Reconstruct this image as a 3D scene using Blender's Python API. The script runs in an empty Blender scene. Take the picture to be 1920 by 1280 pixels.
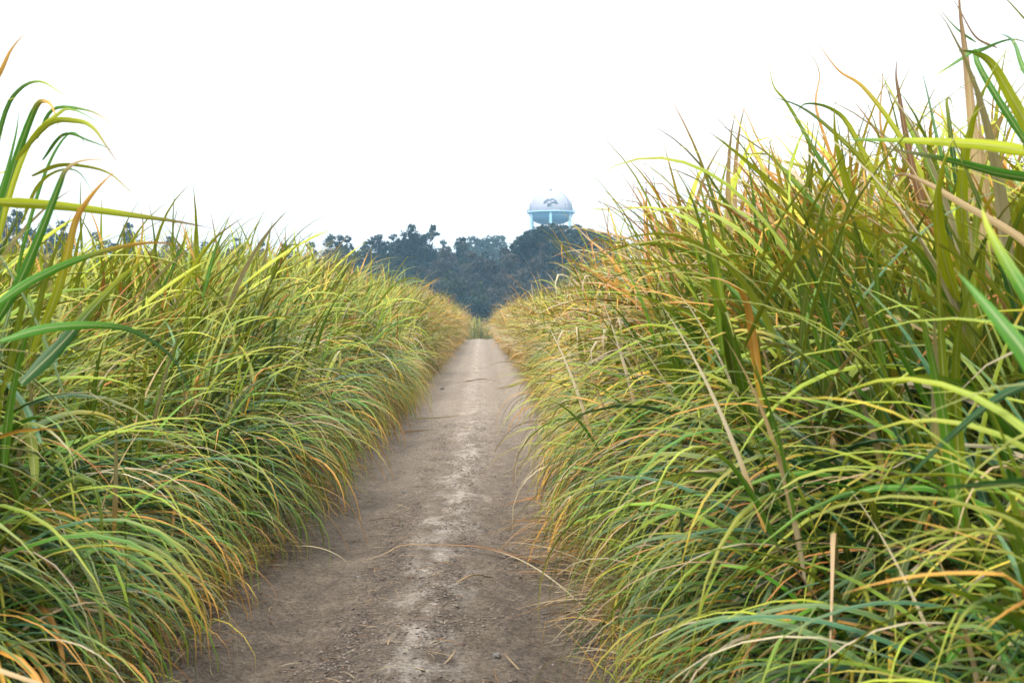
import bpy, math, random
import numpy as np
rng = np.random.default_rng(7)
random.seed(7)
sc = bpy.context.scene
COL = sc.collection
R = math.radians

# ------------------------------------------------------------------ camera
F, VX, VY, EYE = 2400.0, 902.0, 598.0, 1.70       # focal length and vanishing point of the photograph, pixels
cam_d = bpy.data.cameras.new('camera'); cam = bpy.data.objects.new('camera', cam_d); COL.objects.link(cam)
cam.location = (0, 0, EYE); cam.rotation_euler = (R(90), 0, 0)
cam_d.sensor_width = 36; cam_d.lens = F / 1920 * 36
cam_d.shift_x = (960 - VX) / 1920; cam_d.shift_y = -(640 - VY) / 1920
cam_d.clip_start = 0.05; cam_d.clip_end = 5000
cam_d.dof.use_dof = True; cam_d.dof.focus_distance = 11.0; cam_d.dof.aperture_fstop = 6.3
sc.camera = cam

def at(px, py, d):
    return np.array(((px - VX) / F * d, d, EYE + (VY - py) / F * d))

def ground_at(px, py, z=0.0):
    d = (EYE - z) * F / (py - VY)
    return np.array(((px - VX) / F * d, d, z))

# ------------------------------------------------------------------ noise helpers
def vnoise(x, y, seed=0):
    xi = np.floor(x).astype(np.int64); yi = np.floor(y).astype(np.int64)
    fx = x - xi; fy = y - yi
    fx = fx * fx * (3 - 2 * fx); fy = fy * fy * (3 - 2 * fy)
    def h(a, b):
        n = (a * 374761393 + b * 668265263 + seed * 1274126177) & 0xffffffff
        n = ((n ^ (n >> 13)) * 1274126177) & 0xffffffff
        return ((n ^ (n >> 16)) & 0xffff) / 65535.0
    return (h(xi, yi) * (1 - fx) + h(xi + 1, yi) * fx) * (1 - fy) + (h(xi, yi + 1) * (1 - fx) + h(xi + 1, yi + 1) * fx) * fy

def fbm(x, y, o=4, seed=0):
    s = 0; a = .5
    for k in range(o):
        s = s + a * (vnoise(x * 2 ** k, y * 2 ** k, seed + k) - .5); a *= .5
    return s

def terrain(x, y):
    """level field with a low crest in the track about 105 m out, dipping beyond it"""
    y = np.asarray(y, float)
    t = np.clip((y - 106) / 34, 0, 1)
    return -1.45 * t * t * (3 - 2 * t) + 0 * np.asarray(x, float)

def edge_l(y):
    y = np.asarray(y, float)
    return -1.83 + np.clip((y - 8) / 3, 0, 1) * .05 + np.clip((y - 15) / 8, 0, 1) * .10 + .22 * fbm(y * .45, y * 0 + 3.3, 3, 5) + .10 * fbm(y * 1.1, y * 0 + 1.3, 2, 15) - np.clip(2.5 - y, 0, 2) * .15

def edge_r(y):
    y = np.asarray(y, float)
    return 1.04 + np.clip((y - 8) / 10, 0, 1) * .50 + .22 * fbm(y * .4, y * 0 + 9.1, 3, 8) + .10 * fbm(y * 1.2, y * 0 + 2.3, 2, 18) + np.clip(4.6 - y, 0, 3) * .06 + np.clip(2.6 - y, 0, 2) * .3

# ------------------------------------------------------------------ object helpers
def tag(o, label=None, cat=None, group=None, kind=None):
    if label: o['label'] = label
    if cat: o['category'] = cat
    if group: o['group'] = group
    if kind: o['kind'] = kind
    return o

def empty(name, loc, label, cat, group=None):
    o = bpy.data.objects.new(name, None); COL.objects.link(o); o.location = loc
    o.empty_display_size = .3
    return tag(o, label, cat, group)

def mesh_np(name, V, Fq, mat=None, col=None, uv=None, smooth=False, parent=None, link=True):
    """V (n,3), Fq list of (m,k) int arrays"""
    if not isinstance(Fq, (list, tuple)): Fq = [Fq]
    me = bpy.data.meshes.new(name)
    V = np.asarray(V, np.float32)
    me.vertices.add(len(V)); me.vertices.foreach_set('co', V.ravel())
    loops = np.concatenate([f.ravel() for f in Fq]).astype(np.int32) if Fq else np.zeros(0, np.int32)
    tot = np.concatenate([np.full(len(f), f.shape[1], np.int32) for f in Fq])
    start = np.concatenate([[0], np.cumsum(tot)[:-1]]).astype(np.int32)
    me.loops.add(len(loops)); me.loops.foreach_set('vertex_index', loops)
    me.polygons.add(len(tot)); me.polygons.foreach_set('loop_start', start); me.polygons.foreach_set('loop_total', tot)
    if smooth: me.polygons.foreach_set('use_smooth', np.ones(len(tot), bool))
    me.update(calc_edges=True); me.validate()
    if col is not None:
        a = me.attributes.new('col', 'FLOAT_COLOR', 'POINT')
        c = np.ones((len(V), 4), np.float32); c[:, :3] = col; a.data.foreach_set('color', c.ravel())
    if uv is not None:
        a = me.attributes.new('blade', 'FLOAT_VECTOR', 'POINT')
        c = np.zeros((len(V), 3), np.float32); c[:, :uv.shape[1]] = uv; a.data.foreach_set('vector', c.ravel())
    if mat: me.materials.append(mat)
    o = bpy.data.objects.new(name, me)
    if link: COL.objects.link(o)
    if parent is not None: o.parent = parent
    return o

class Geo:
    def __init__(s): s.V = []; s.F = {}; s.n = 0; s.C = []; s.U = []
    def add(s, V, Fc, c=None, u=None):
        V = np.asarray(V, float).reshape(-1, 3)
        for f in (Fc if isinstance(Fc, list) else [Fc]):
            f = np.asarray(f)
            s.F.setdefault(f.shape[1], []).append(f + s.n)
        s.V.append(V); s.n += len(V)
        s.C.append(np.broadcast_to(np.asarray(c if c is not None else (.5, .5, .5), float), (len(V), 3)))
        s.U.append(u if u is not None else np.tile((.25, .5, 0), (len(V), 1)))
    def build(s, name, mat, parent=None, smooth=False, link=True, attrs=True, local=None):
        V = np.concatenate(s.V)
        if local is not None: V = V - np.asarray(local)
        return mesh_np(name, V, [np.concatenate(v) for v in s.F.values()], mat,
                       np.concatenate(s.C) if attrs else None, np.concatenate(s.U) if attrs else None, smooth, parent, link)
    # primitives
    def tube(s, pts, rad, n=6, c=None, cap=True):
        pts = np.asarray(pts, float); m = len(pts)
        rad = np.broadcast_to(np.asarray(rad, float), (m,))
        d = np.gradient(pts, axis=0); d /= np.linalg.norm(d, axis=1)[:, None] + 1e-9
        ref = np.where(np.abs(d[:, 2:3]) > .9, np.array([[1., 0, 0]]), np.array([[0, 0, 1.]]))
        a = np.cross(d, ref); a /= np.linalg.norm(a, axis=1)[:, None]; b = np.cross(d, a)
        th = np.linspace(0, 2 * math.pi, n, endpoint=False)
        V = pts[:, None] + rad[:, None, None] * (a[:, None] * np.cos(th)[None, :, None] + b[:, None] * np.sin(th)[None, :, None])
        i = np.arange(m - 1)[:, None] * n; j = np.arange(n)[None]; k = (j + 1) % n
        Fq = np.stack([i + j, i + k, i + n + k, i + n + j], -1).reshape(-1, 4)
        fs = [Fq]
        if cap and n > 2: fs.append(np.arange(n)[None, ::-1]); fs.append((m - 1) * n + np.arange(n)[None])
        s.add(V, fs, c)
    def box(s, x0, x1, y0, y1, z0, z1, c=None):
        V = [(x, y, z) for x in (x0, x1) for y in (y0, y1) for z in (z0, z1)]
        s.add(V, np.array([(0, 1, 3, 2), (4, 6, 7, 5), (0, 4, 5, 1), (2, 3, 7, 6), (0, 2, 6, 4), (1, 5, 7, 3)]), c)
    def lathe(s, prof, cx, cy, n=48, c=None):
        prof = np.asarray(prof, float); m = len(prof)
        th = np.linspace(0, 2 * math.pi, n, endpoint=False)
        V = np.stack([cx + prof[:, 0:1] * np.cos(th), cy + prof[:, 0:1] * np.sin(th), prof[:, 1:2] + 0 * th[None]], -1)
        i = np.arange(m - 1)[:, None] * n; j = np.arange(n)[None]; k = (j + 1) % n
        s.add(V, np.stack([i + j, i + k, i + n + k, i + n + j], -1).reshape(-1, 4), c)

# ------------------------------------------------------------------ materials
def new_mat(name):
    m = bpy.data.materials.new(name); m.use_nodes = True
    nt = m.node_tree; nt.nodes.clear()
    out = nt.nodes.new('ShaderNodeOutputMaterial')
    return m, nt, out

def N(nt, t, **kw):
    n = nt.nodes.new(t)
    for k, v in kw.items():
        if k.startswith('i_'):
            n.inputs[k[2:].replace('_', ' ')].default_value = v
        else: setattr(n, k, v)
    return n

def math_node(nt, op, a, b=None, clamp=False):
    n = N(nt, 'ShaderNodeMath', operation=op); n.use_clamp = clamp
    for i, v in enumerate((a, b)):
        if v is None: continue
        if isinstance(v, (int, float)): n.inputs[i].default_value = v
        else: nt.links.new(v, n.inputs[i])
    return n.outputs[0]

def mix_col(nt, f, a, b, mode='MIX'):
    n = N(nt, 'ShaderNodeMix', data_type='RGBA', blend_type=mode)
    for i, v in ((0, f), (6, a), (7, b)):
        if isinstance(v, (int, float)): n.inputs[i].default_value = v
        elif isinstance(v, tuple): n.inputs[i].default_value = (*v, 1)
        else: nt.links.new(v, n.inputs[i])
    return n.outputs[2]

def ramp(nt, fac, stops):
    n = N(nt, 'ShaderNodeValToRGB'); e = n.color_ramp.elements
    while len(e) > 1: e.remove(e[-1])
    for i, (p, c) in enumerate(stops):
        el = e[0] if i == 0 else e.new(p)
        el.position = p; el.color = (*c, 1) if len(c) == 3 else c
    nt.links.new(fac, n.inputs[0]); return n.outputs[0]

def blade_material(name, transl=.13, rough=.5):
    m, nt, out = new_mat(name); L = nt.links.new
    col = N(nt, 'ShaderNodeAttribute', attribute_name='col')
    bl = N(nt, 'ShaderNodeAttribute', attribute_name='blade')
    sep = N(nt, 'ShaderNodeSeparateXYZ'); L(bl.outputs['Vector'], sep.inputs[0])
    oi = N(nt, 'ShaderNodeObjectInfo')
    # midrib: a paler line down the middle of the blade
    d = math_node(nt, 'ABSOLUTE', math_node(nt, 'SUBTRACT', sep.outputs[0], .5))
    rib = math_node(nt, 'SUBTRACT', 1.0, math_node(nt, 'DIVIDE', d, .085), clamp=True)
    # long veins and blotches along the blade
    comb = N(nt, 'ShaderNodeCombineXYZ')
    L(math_node(nt, 'MULTIPLY', sep.outputs[0], 9.0), comb.inputs[0]); L(math_node(nt, 'MULTIPLY', sep.outputs[1], 2.2), comb.inputs[1]); L(sep.outputs[2], comb.inputs[2])
    no = N(nt, 'ShaderNodeTexNoise', i_Scale=1.0, i_Detail=3.0, i_Roughness=.6); L(comb.outputs[0], no.inputs['Vector'])
    v = math_node(nt, 'ADD', math_node(nt, 'MULTIPLY', no.outputs['Fac'], 1.3), .35)
    c1 = mix_col(nt, 1.0, col.outputs['Color'], N2 := ramp(nt, math_node(nt, 'MULTIPLY', v, .5), [(0, (0, 0, 0)), (1, (2, 2, 2))]), 'MULTIPLY')
    c2 = mix_col(nt, math_node(nt, 'MULTIPLY', rib, .55), c1, (.42, .42, .22))
    hs = N(nt, 'ShaderNodeHueSaturation')
    L(math_node(nt, 'ADD', .493, math_node(nt, 'MULTIPLY', oi.outputs['Random'], .014)), hs.inputs['Hue'])
    L(math_node(nt, 'ADD', .86, math_node(nt, 'MULTIPLY', oi.outputs['Random'], .3)), hs.inputs['Value'])
    L(c2, hs.inputs['Color'])
    p = N(nt, 'ShaderNodeBsdfPrincipled', i_Roughness=rough); L(hs.outputs[0], p.inputs['Base Color'])
    p.inputs['Specular IOR Level'].default_value = .3
    t = N(nt, 'ShaderNodeBsdfTranslucent')
    tc = mix_col(nt, 1.0, hs.outputs[0], (1.25, 1.2, .55), 'MULTIPLY'); L(tc, t.inputs[0])
    mx = N(nt, 'ShaderNodeMixShader'); mx.inputs[0].default_value = transl
    L(p.outputs[0], mx.inputs[1]); L(t.outputs[0], mx.inputs[2]); L(mx.outputs[0], out.inputs['Surface'])
    return m

M_BLADE = blade_material('grass_blade')
M_DRY = blade_material('dry_blade', .15, .6)

def crown_material():
    m, nt, out = new_mat('tree_foliage'); L = nt.links.new
    col = N(nt, 'ShaderNodeAttribute', attribute_name='col')
    p = N(nt, 'ShaderNodeBsdfPrincipled', i_Roughness=.6); L(col.outputs['Color'], p.inputs['Base Color'])
    p.inputs['Specular IOR Level'].default_value = .3
    t = N(nt, 'ShaderNodeBsdfTranslucent'); L(col.outputs['Color'], t.inputs[0])
    mx = N(nt, 'ShaderNodeMixShader'); mx.inputs[0].default_value = .2
    L(p.outputs[0], mx.inputs[1]); L(t.outputs[0], mx.inputs[2]); L(mx.outputs[0], out.inputs['Surface'])
    return m
M_CROWN = crown_material()

def paint(name, c, rough=.5, noise=.08, sc_=.6, metallic=0):
    m, nt, out = new_mat(name); L = nt.links.new
    tc = N(nt, 'ShaderNodeTexCoord'); no = N(nt, 'ShaderNodeTexNoise', i_Scale=sc_, i_Detail=5.0)
    L(tc.outputs['Object'], no.inputs['Vector'])
    c0 = tuple(v * (1 - noise * 2) for v in c); c1 = tuple(min(1, v * (1 + noise)) for v in c)
    p = N(nt, 'ShaderNodeBsdfPrincipled', i_Roughness=rough, i_Metallic=metallic)
    L(ramp(nt, no.outputs['Fac'], [(.3, c0), (.6, c1)]), p.inputs['Base Color']); L(p.outputs[0], out.inputs['Surface'])
    return m
M_BARK = paint('bark', (.09, .07, .055), .9, .3, 3)
M_TWHITE = paint('tank_white_paint', (.31, .31, .365), .6, .03, .25)
M_TBLUE = paint('tank_blue_paint', (.10, .26, .40), .5, .05, .25)
M_LBLUE = paint('leg_blue_paint', (.27, .50, .66), .5, .04, .4)
M_MARK = paint('emblem_paint', (.003, .020, .040), .5, .05, 1)
M_RAIL = paint('railing_steel', (.14, .20, .28), .5, .05, 1)
M_STONE = paint('stone', (.12, .11, .10), .8, .3, 40)

def soil_material(name, track):
    m, nt, out = new_mat(name); L = nt.links.new
    tc = N(nt, 'ShaderNodeTexCoord'); sep = N(nt, 'ShaderNodeSeparateXYZ'); L(tc.outputs['Object'], sep.inputs[0])
    def noise(scale, detail=6, rough=.6, sy=1.0, dist=0.0):
        mp = N(nt, 'ShaderNodeMapping'); mp.inputs['Scale'].default_value = (1, sy, 1); L(tc.outputs['Object'], mp.inputs[0])
        n = N(nt, 'ShaderNodeTexNoise', i_Scale=scale, i_Detail=detail, i_Roughness=rough, i_Distortion=dist); L(mp.outputs[0], n.inputs['Vector'])
        return n.outputs['Fac']
    big, mid, fine, grit = noise(.9, 4), noise(5, 8, .65, .5), noise(28, 8, .7), noise(75, 5, .8)
    if track:
        base = ramp(nt, mid, [(.28, (.095, .074, .054)), (.5, (.168, .133, .100)), (.72, (.240, .194, .148))])
        s2 = ramp(nt, noise(58, 6, .75, .8), [(.50, (0, 0, 0)), (.60, (1, 1, 1))])
        cl2 = ramp(nt, noise(3.2, 5, .65, .6), [(.40, (.12, .12, .12)), (.62, (1, 1, 1))])
        base = mix_col(nt, math_node(nt, 'MULTIPLY', math_node(nt, 'MULTIPLY', s2, cl2), .75), base, (.050, .040, .034))
        # bleached strip that runs down the middle of the track
        wob = math_node(nt, 'MULTIPLY', math_node(nt, 'SUBTRACT', noise(.35, 3), .5), .5)
        near = math_node(nt, 'MULTIPLY', math_node(nt, 'SUBTRACT', 16.0, sep.outputs[1]), .02)
        near = math_node(nt, 'MAXIMUM', near, 0.0)
        xx = math_node(nt, 'ADD', math_node(nt, 'ADD', math_node(nt, 'ADD', sep.outputs[0], .15), wob), near)
        band = math_node(nt, 'SUBTRACT', 1.0, math_node(nt, 'DIVIDE', math_node(nt, 'ABSOLUTE', xx), .30), clamp=True)
        pale = math_node(nt, 'MULTIPLY', math_node(nt, 'POWER', band, .7), ramp(nt, noise(4.5, 8, .75, .45), [(.45, (0, 0, 0)), (.60, (1, 1, 1))]))
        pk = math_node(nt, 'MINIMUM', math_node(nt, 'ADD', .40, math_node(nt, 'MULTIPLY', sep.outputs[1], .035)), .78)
        base = mix_col(nt, math_node(nt, 'MULTIPLY', pale, pk), base, (.56, .51, .45))
        # dark clotted crumbs beside the pale strip and in the wheel marks
        d1 = math_node(nt, 'SUBTRACT', 1.0, math_node(nt, 'DIVIDE', math_node(nt, 'ABSOLUTE', math_node(nt, 'ADD', xx, .36)), .2), clamp=True)
        d2 = math_node(nt, 'SUBTRACT', 1.0, math_node(nt, 'DIVIDE', math_node(nt, 'ABSOLUTE', math_node(nt, 'SUBTRACT', xx, .12)), .14), clamp=True)
        d3 = math_node(nt, 'SUBTRACT', 1.0, math_node(nt, 'DIVIDE', math_node(nt, 'ABSOLUTE', math_node(nt, 'SUBTRACT', xx, .5)), .17), clamp=True)
        dd = math_node(nt, 'ADD', math_node(nt, 'MAXIMUM', math_node(nt, 'MAXIMUM', d1, d2), math_node(nt, 'MULTIPLY', d3, .8)), .18)
        spk = ramp(nt, noise(24, 9, .8, .75), [(.46, (0, 0, 0)), (.57, (1, 1, 1))])
        base = mix_col(nt, math_node(nt, 'MULTIPLY', math_node(nt, 'MULTIPLY', dd, spk), .72, clamp=True), base, (.055, .043, .04))
        base = mix_col(nt, ramp(nt, big, [(.35, (.25, .25, .25)), (.6, (0, 0, 0))]), base, (.13, .105, .09))
        ax = math_node(nt, 'ABSOLUTE', math_node(nt, 'SUBTRACT', math_node(nt, 'ABSOLUTE', math_node(nt, 'ADD', sep.outputs[0], .24)), .76))
        wheel = math_node(nt, 'SUBTRACT', 1.0, math_node(nt, 'DIVIDE', ax, .17), clamp=True)
        tr = math_node(nt, 'SINE', math_node(nt, 'ADD', math_node(nt, 'MULTIPLY', sep.outputs[1], 62.0), math_node(nt, 'MULTIPLY', ax, 70.0)))
        worn = ramp(nt, noise(1.6, 4, .6, .5), [(.45, (0, 0, 0)), (.6, (1, 1, 1))])
        tread = math_node(nt, 'MULTIPLY', math_node(nt, 'MULTIPLY', math_node(nt, 'MULTIPLY', math_node(nt, 'ADD', tr, 1.0), .5), math_node(nt, 'POWER', wheel, .4)), worn)
        base = mix_col(nt, math_node(nt, 'MULTIPLY', tread, .28), base, (.10, .08, .066))
        # foreground shade painted into the soil colour: dark near, blended paler farther out
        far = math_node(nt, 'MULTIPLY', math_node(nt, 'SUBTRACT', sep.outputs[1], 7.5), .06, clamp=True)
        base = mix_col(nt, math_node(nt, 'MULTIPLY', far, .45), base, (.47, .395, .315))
    else:
        base = ramp(nt, mid, [(.3, (.03, .023, .018)), (.5, (.065, .05, .038)), (.7, (.10, .078, .06))])
    base = mix_col(nt, 1.0, base, ramp(nt, fine, [(.36, (.62, .62, .62)), (.60, (1.15, 1.15, 1.15))]), 'MULTIPLY')
    base = mix_col(nt, 1.0, base, ramp(nt, grit, [(.38, (.55, .55, .55)), (.56, (1.2, 1.2, 1.2))]), 'MULTIPLY')
    p = N(nt, 'ShaderNodeBsdfPrincipled', i_Roughness=.95); p.inputs['Specular IOR Level'].default_value = .15
    L(base, p.inputs['Base Color'])
    hgt = math_node(nt, 'ADD', math_node(nt, 'MULTIPLY', fine, .6), math_node(nt, 'MULTIPLY', grit, .3))
    hgt = math_node(nt, 'ADD', hgt, math_node(nt, 'MULTIPLY', mid, 1.0))
    if track: hgt = math_node(nt, 'SUBTRACT', hgt, math_node(nt, 'MULTIPLY', tread, .5))
    bp = N(nt, 'ShaderNodeBump'); bp.inputs['Strength'].default_value = .9; bp.inputs['Distance'].default_value = .05
    L(hgt, bp.inputs['Height']); L(bp.outputs[0], p.inputs['Normal']); L(p.outputs[0], out.inputs['Surface'])
    return m
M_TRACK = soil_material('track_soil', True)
M_GROUND = soil_material('field_soil', False)

# ------------------------------------------------------------------ ground and track
def grid_mesh(name, xs, ys, zf, mat):
    X, Y = np.meshgrid(xs, ys); Z = zf(X, Y)
    n = len(xs); m = len(ys)
    i = np.arange(m - 1)[:, None] * n + np.arange(n - 1)[None]
    Fq = np.stack([i, i + 1, i + n + 1, i + n], -1).reshape(-1, 4)
    return mesh_np(name, np.stack([X, Y, Z], -1).reshape(-1, 3), Fq, mat, smooth=True)

gx = np.concatenate([-np.geomspace(1400, 12, 14), np.array([-10, -7, -5, -3.2, -2.0, 0, 1.6, 3.2, 5, 7, 10.]), np.geomspace(12, 1400, 14)])
gy = np.concatenate([-np.geomspace(1300, 12, 12), np.linspace(-10, 160, 60), np.geomspace(170, 1500, 18)])
g = grid_mesh('ground', gx, gy, lambda x, y: terrain(x, y) - .035 - .12 * ((np.abs(x) < 3) & (y < 160)), M_GROUND); tag(g, kind='structure')

def track_z(x, y):
    z = terrain(x, y)
    fade = np.clip(1.3 - np.abs(x + .26) / 1.55, 0, 1) ** .5
    xx = x + .15 + np.maximum(0, (16 - y) * .02)
    rut = (-.034 * np.exp(-((x + 1.0 + .1 * fbm(y * .3, y * 0, 2, 51)) / .18) ** 2) - .030 * np.exp(-((x - .52 + .1 * fbm(y * .3, y * 0 + 5, 2, 52)) / .18) ** 2)) + .03 * np.exp(-((xx) / .3) ** 2)
    berm = .05 * np.exp(-((x + 1.42) / .16) ** 2) + .04 * np.exp(-((x - .98) / .16) ** 2)
    crumb = np.exp(-((xx + .38) / .18) ** 2) + .9 * np.exp(-((xx - .15) / .14) ** 2) + .7 * np.exp(-((xx - .5) / .15) ** 2) + .2
    c = fbm(x * 16, y * 14, 3, 21) * .045 * np.clip(crumb, 0, 1.1) * (y < 40)
    return z + .008 + rut + berm + .03 * fbm(x * 1.6, y * .9, 3, 3) + .012 * fbm(x * 6, y * 5, 3, 11) + c
ty = [-7.0]
while ty[-1] < 150:
    ty.append(ty[-1] + (.10 if ty[-1] < 5 else .022 * max(1, ty[-1] / 9) ** 1.3))
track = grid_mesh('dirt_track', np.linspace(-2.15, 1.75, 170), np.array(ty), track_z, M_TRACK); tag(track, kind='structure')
print('track', len(track.data.vertices))

# ------------------------------------------------------------------ grass blades
PAL = dict(deep=(.016, .064, .008), green=(.052, .168, .010), teal=(.040, .115, .052), ygreen=(.29, .325, .010),
           yellow=(.46, .36, .03), orange=(.48, .24, .035), tan=(.36, .25, .13), straw=(.36, .30, .19), brown=(.16, .08, .035), rust=(.36, .14, .03))
PAL = {k: np.array(v) for k, v in PAL.items()}

def ribbon(G, C, side, W, bc, tc_, t0, t1, fold=.22, seed=None, across=2):
    """C (L,S,3) centre lines, side (L,S,3) unit, W (L,S) widths, bc/tc_ (L,3) colours mixed from t0 to t1 along the blade"""
    Ln, S, _ = C.shape
    d = np.gradient(C, axis=1); d /= np.linalg.norm(d, axis=2)[..., None] + 1e-9
    nrm = np.cross(side, d)
    s = np.linspace(0, 1, S)[None, :, None]
    k = np.clip((s - t0[:, None, None]) / (t1 - t0)[:, None, None], 0, 1); k = k * k * (3 - 2 * k)
    col = bc[:, None] * (1 - k) + tc_[:, None] * k
    kt = np.clip((s - .9) / .1, 0, 1) * .75
    col = col * (1 - kt) + PAL['brown'] * 1.3 * kt
    if across == 2:
        V = np.stack([C - side * W[..., None] / 2, C - nrm * W[..., None] * fold, C + side * W[..., None] / 2], 2)
        ek = np.clip(k * 1.0 + .22 * (k > 0.02), 0, 1)
        cole = bc[:, None] * (1 - ek) + tc_[:, None] * ek
        cc = np.stack([cole, col, cole], 2); us = np.array([0, .5, 1.])
    else:
        V = np.stack([C - side * W[..., None] / 2, C + side * W[..., None] / 2], 2)
        cc = np.stack([col, col], 2); us = np.array([0.2, .9])
    A = len(us)
    sd = (rng.random(Ln) * 50)
    length = np.linalg.norm(np.diff(C, axis=1), axis=2).sum(1)
    U = np.zeros((Ln, S, A, 3)); U[..., 0] = us; U[..., 1] = np.linspace(0, 1, S)[None, :, None] * length[:, None, None] * 2; U[..., 2] = sd[:, None, None]
    i = (np.arange(Ln)[:, None, None] * S * A + np.arange(S - 1)[None, :, None] * A + np.arange(A - 1)[None, None])
    Fq = np.stack([i, i + 1, i + A + 1, i + A], -1).reshape(-1, 4)
    G.add(V.reshape(-1, 3), Fq, cc.reshape(-1, 3), U.reshape(-1, 3))

def arcs(P0, az, e0, droop, length, S, power=1.35, curl=None, twist=None, kink=0.0):
    Ln = len(az); s = np.linspace(0, 1, S)[None]
    e = e0[:, None] - droop[:, None] * s ** power
    if kink:        # some blades are snapped over
        kk = (rng.random(Ln) < kink)[:, None]; k0 = rng.uniform(.3, .75, Ln)[:, None]
        e = e - kk * rng.uniform(.8, 2.0, Ln)[:, None] * np.clip((s - k0) / .1, 0, 1)
        e = np.maximum(e, -1.55)
    a = az[:, None] + (curl[:, None] if curl is not None else 0) * s
    d = np.stack([np.cos(e) * np.cos(a), np.cos(e) * np.sin(a), np.sin(e)], -1)
    step = d[:, :-1] * (length / (S - 1))[:, None, None]
    C = np.concatenate([np.zeros((Ln, 1, 3)), np.cumsum(step, 1)], 1) + P0[:, None]
    side = np.stack([-np.sin(a), np.cos(a), 0 * a], -1)
    if twist is not None:
        nn = np.cross(side, d); t = (twist[:, None] * s)[..., None]
        side = side * np.cos(t) + nn * np.sin(t)
    return C, side

def wprofile(S, W):
    s = np.linspace(0, 1, S)
    p = np.minimum(1, .45 + s * 4) * (1 - s ** 1.6) ** 1.0 * (1 - .25 * s)
    p[-1] = .02
    return W[:, None] * p[None]

def leaf_colours(n, dry, hrel, mode=None):
    """base and tip colours; hrel 0 bottom .. 1 top of the plant; dry 0..1"""
    r = rng.random(n)
    old = np.clip(dry + (.35 - hrel) * .12 + rng.normal(0, .12, n), 0, 1)
    green = np.where((rng.random(n) < .30)[:, None], PAL['teal'], np.where((rng.random(n) < .5)[:, None], PAL['green'], PAL['deep']))
    yg = PAL['ygreen']
    k = np.clip(hrel * 1.3 - .32 + rng.normal(0, .22, n) + dry * .35, 0, 1)[:, None]
    bc = green * (1 - k) + yg * k
    warm = np.stack([PAL[x] for x in ('yellow', 'orange', 'orange', 'yellow', 'tan', 'straw', 'yellow')])
    tcol = warm[rng.integers(0, len(warm), n)]
    fresh = r > old * 1.7
    tcol = np.where(fresh[:, None], bc * .5 + .5 * (PAL['ygreen'] * .6 + PAL['yellow'] * .4), tcol)
    dead = rng.random(n) < old * .55
    deadc = np.stack([PAL[x] for x in ('orange', 'tan', 'straw', 'tan', 'yellow', 'straw')])[rng.integers(0, 6, n)]
    bc = np.where(dead[:, None], deadc * .9, bc)
    tcol = np.where(dead[:, None], np.stack([PAL[x] for x in ('tan', 'straw', 'rust', 'orange')])[rng.integers(0, 4, n)], tcol)
    t0 = np.where(dead, 0., np.clip(rng.normal(.62 - .55 * old, .2, n), 0, .9)); t1 = t0 + rng.uniform(.15, .6, n)
    j = rng.normal(1, .13, (n, 1))
    return bc * j, tcol * j, t0, t1

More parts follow.
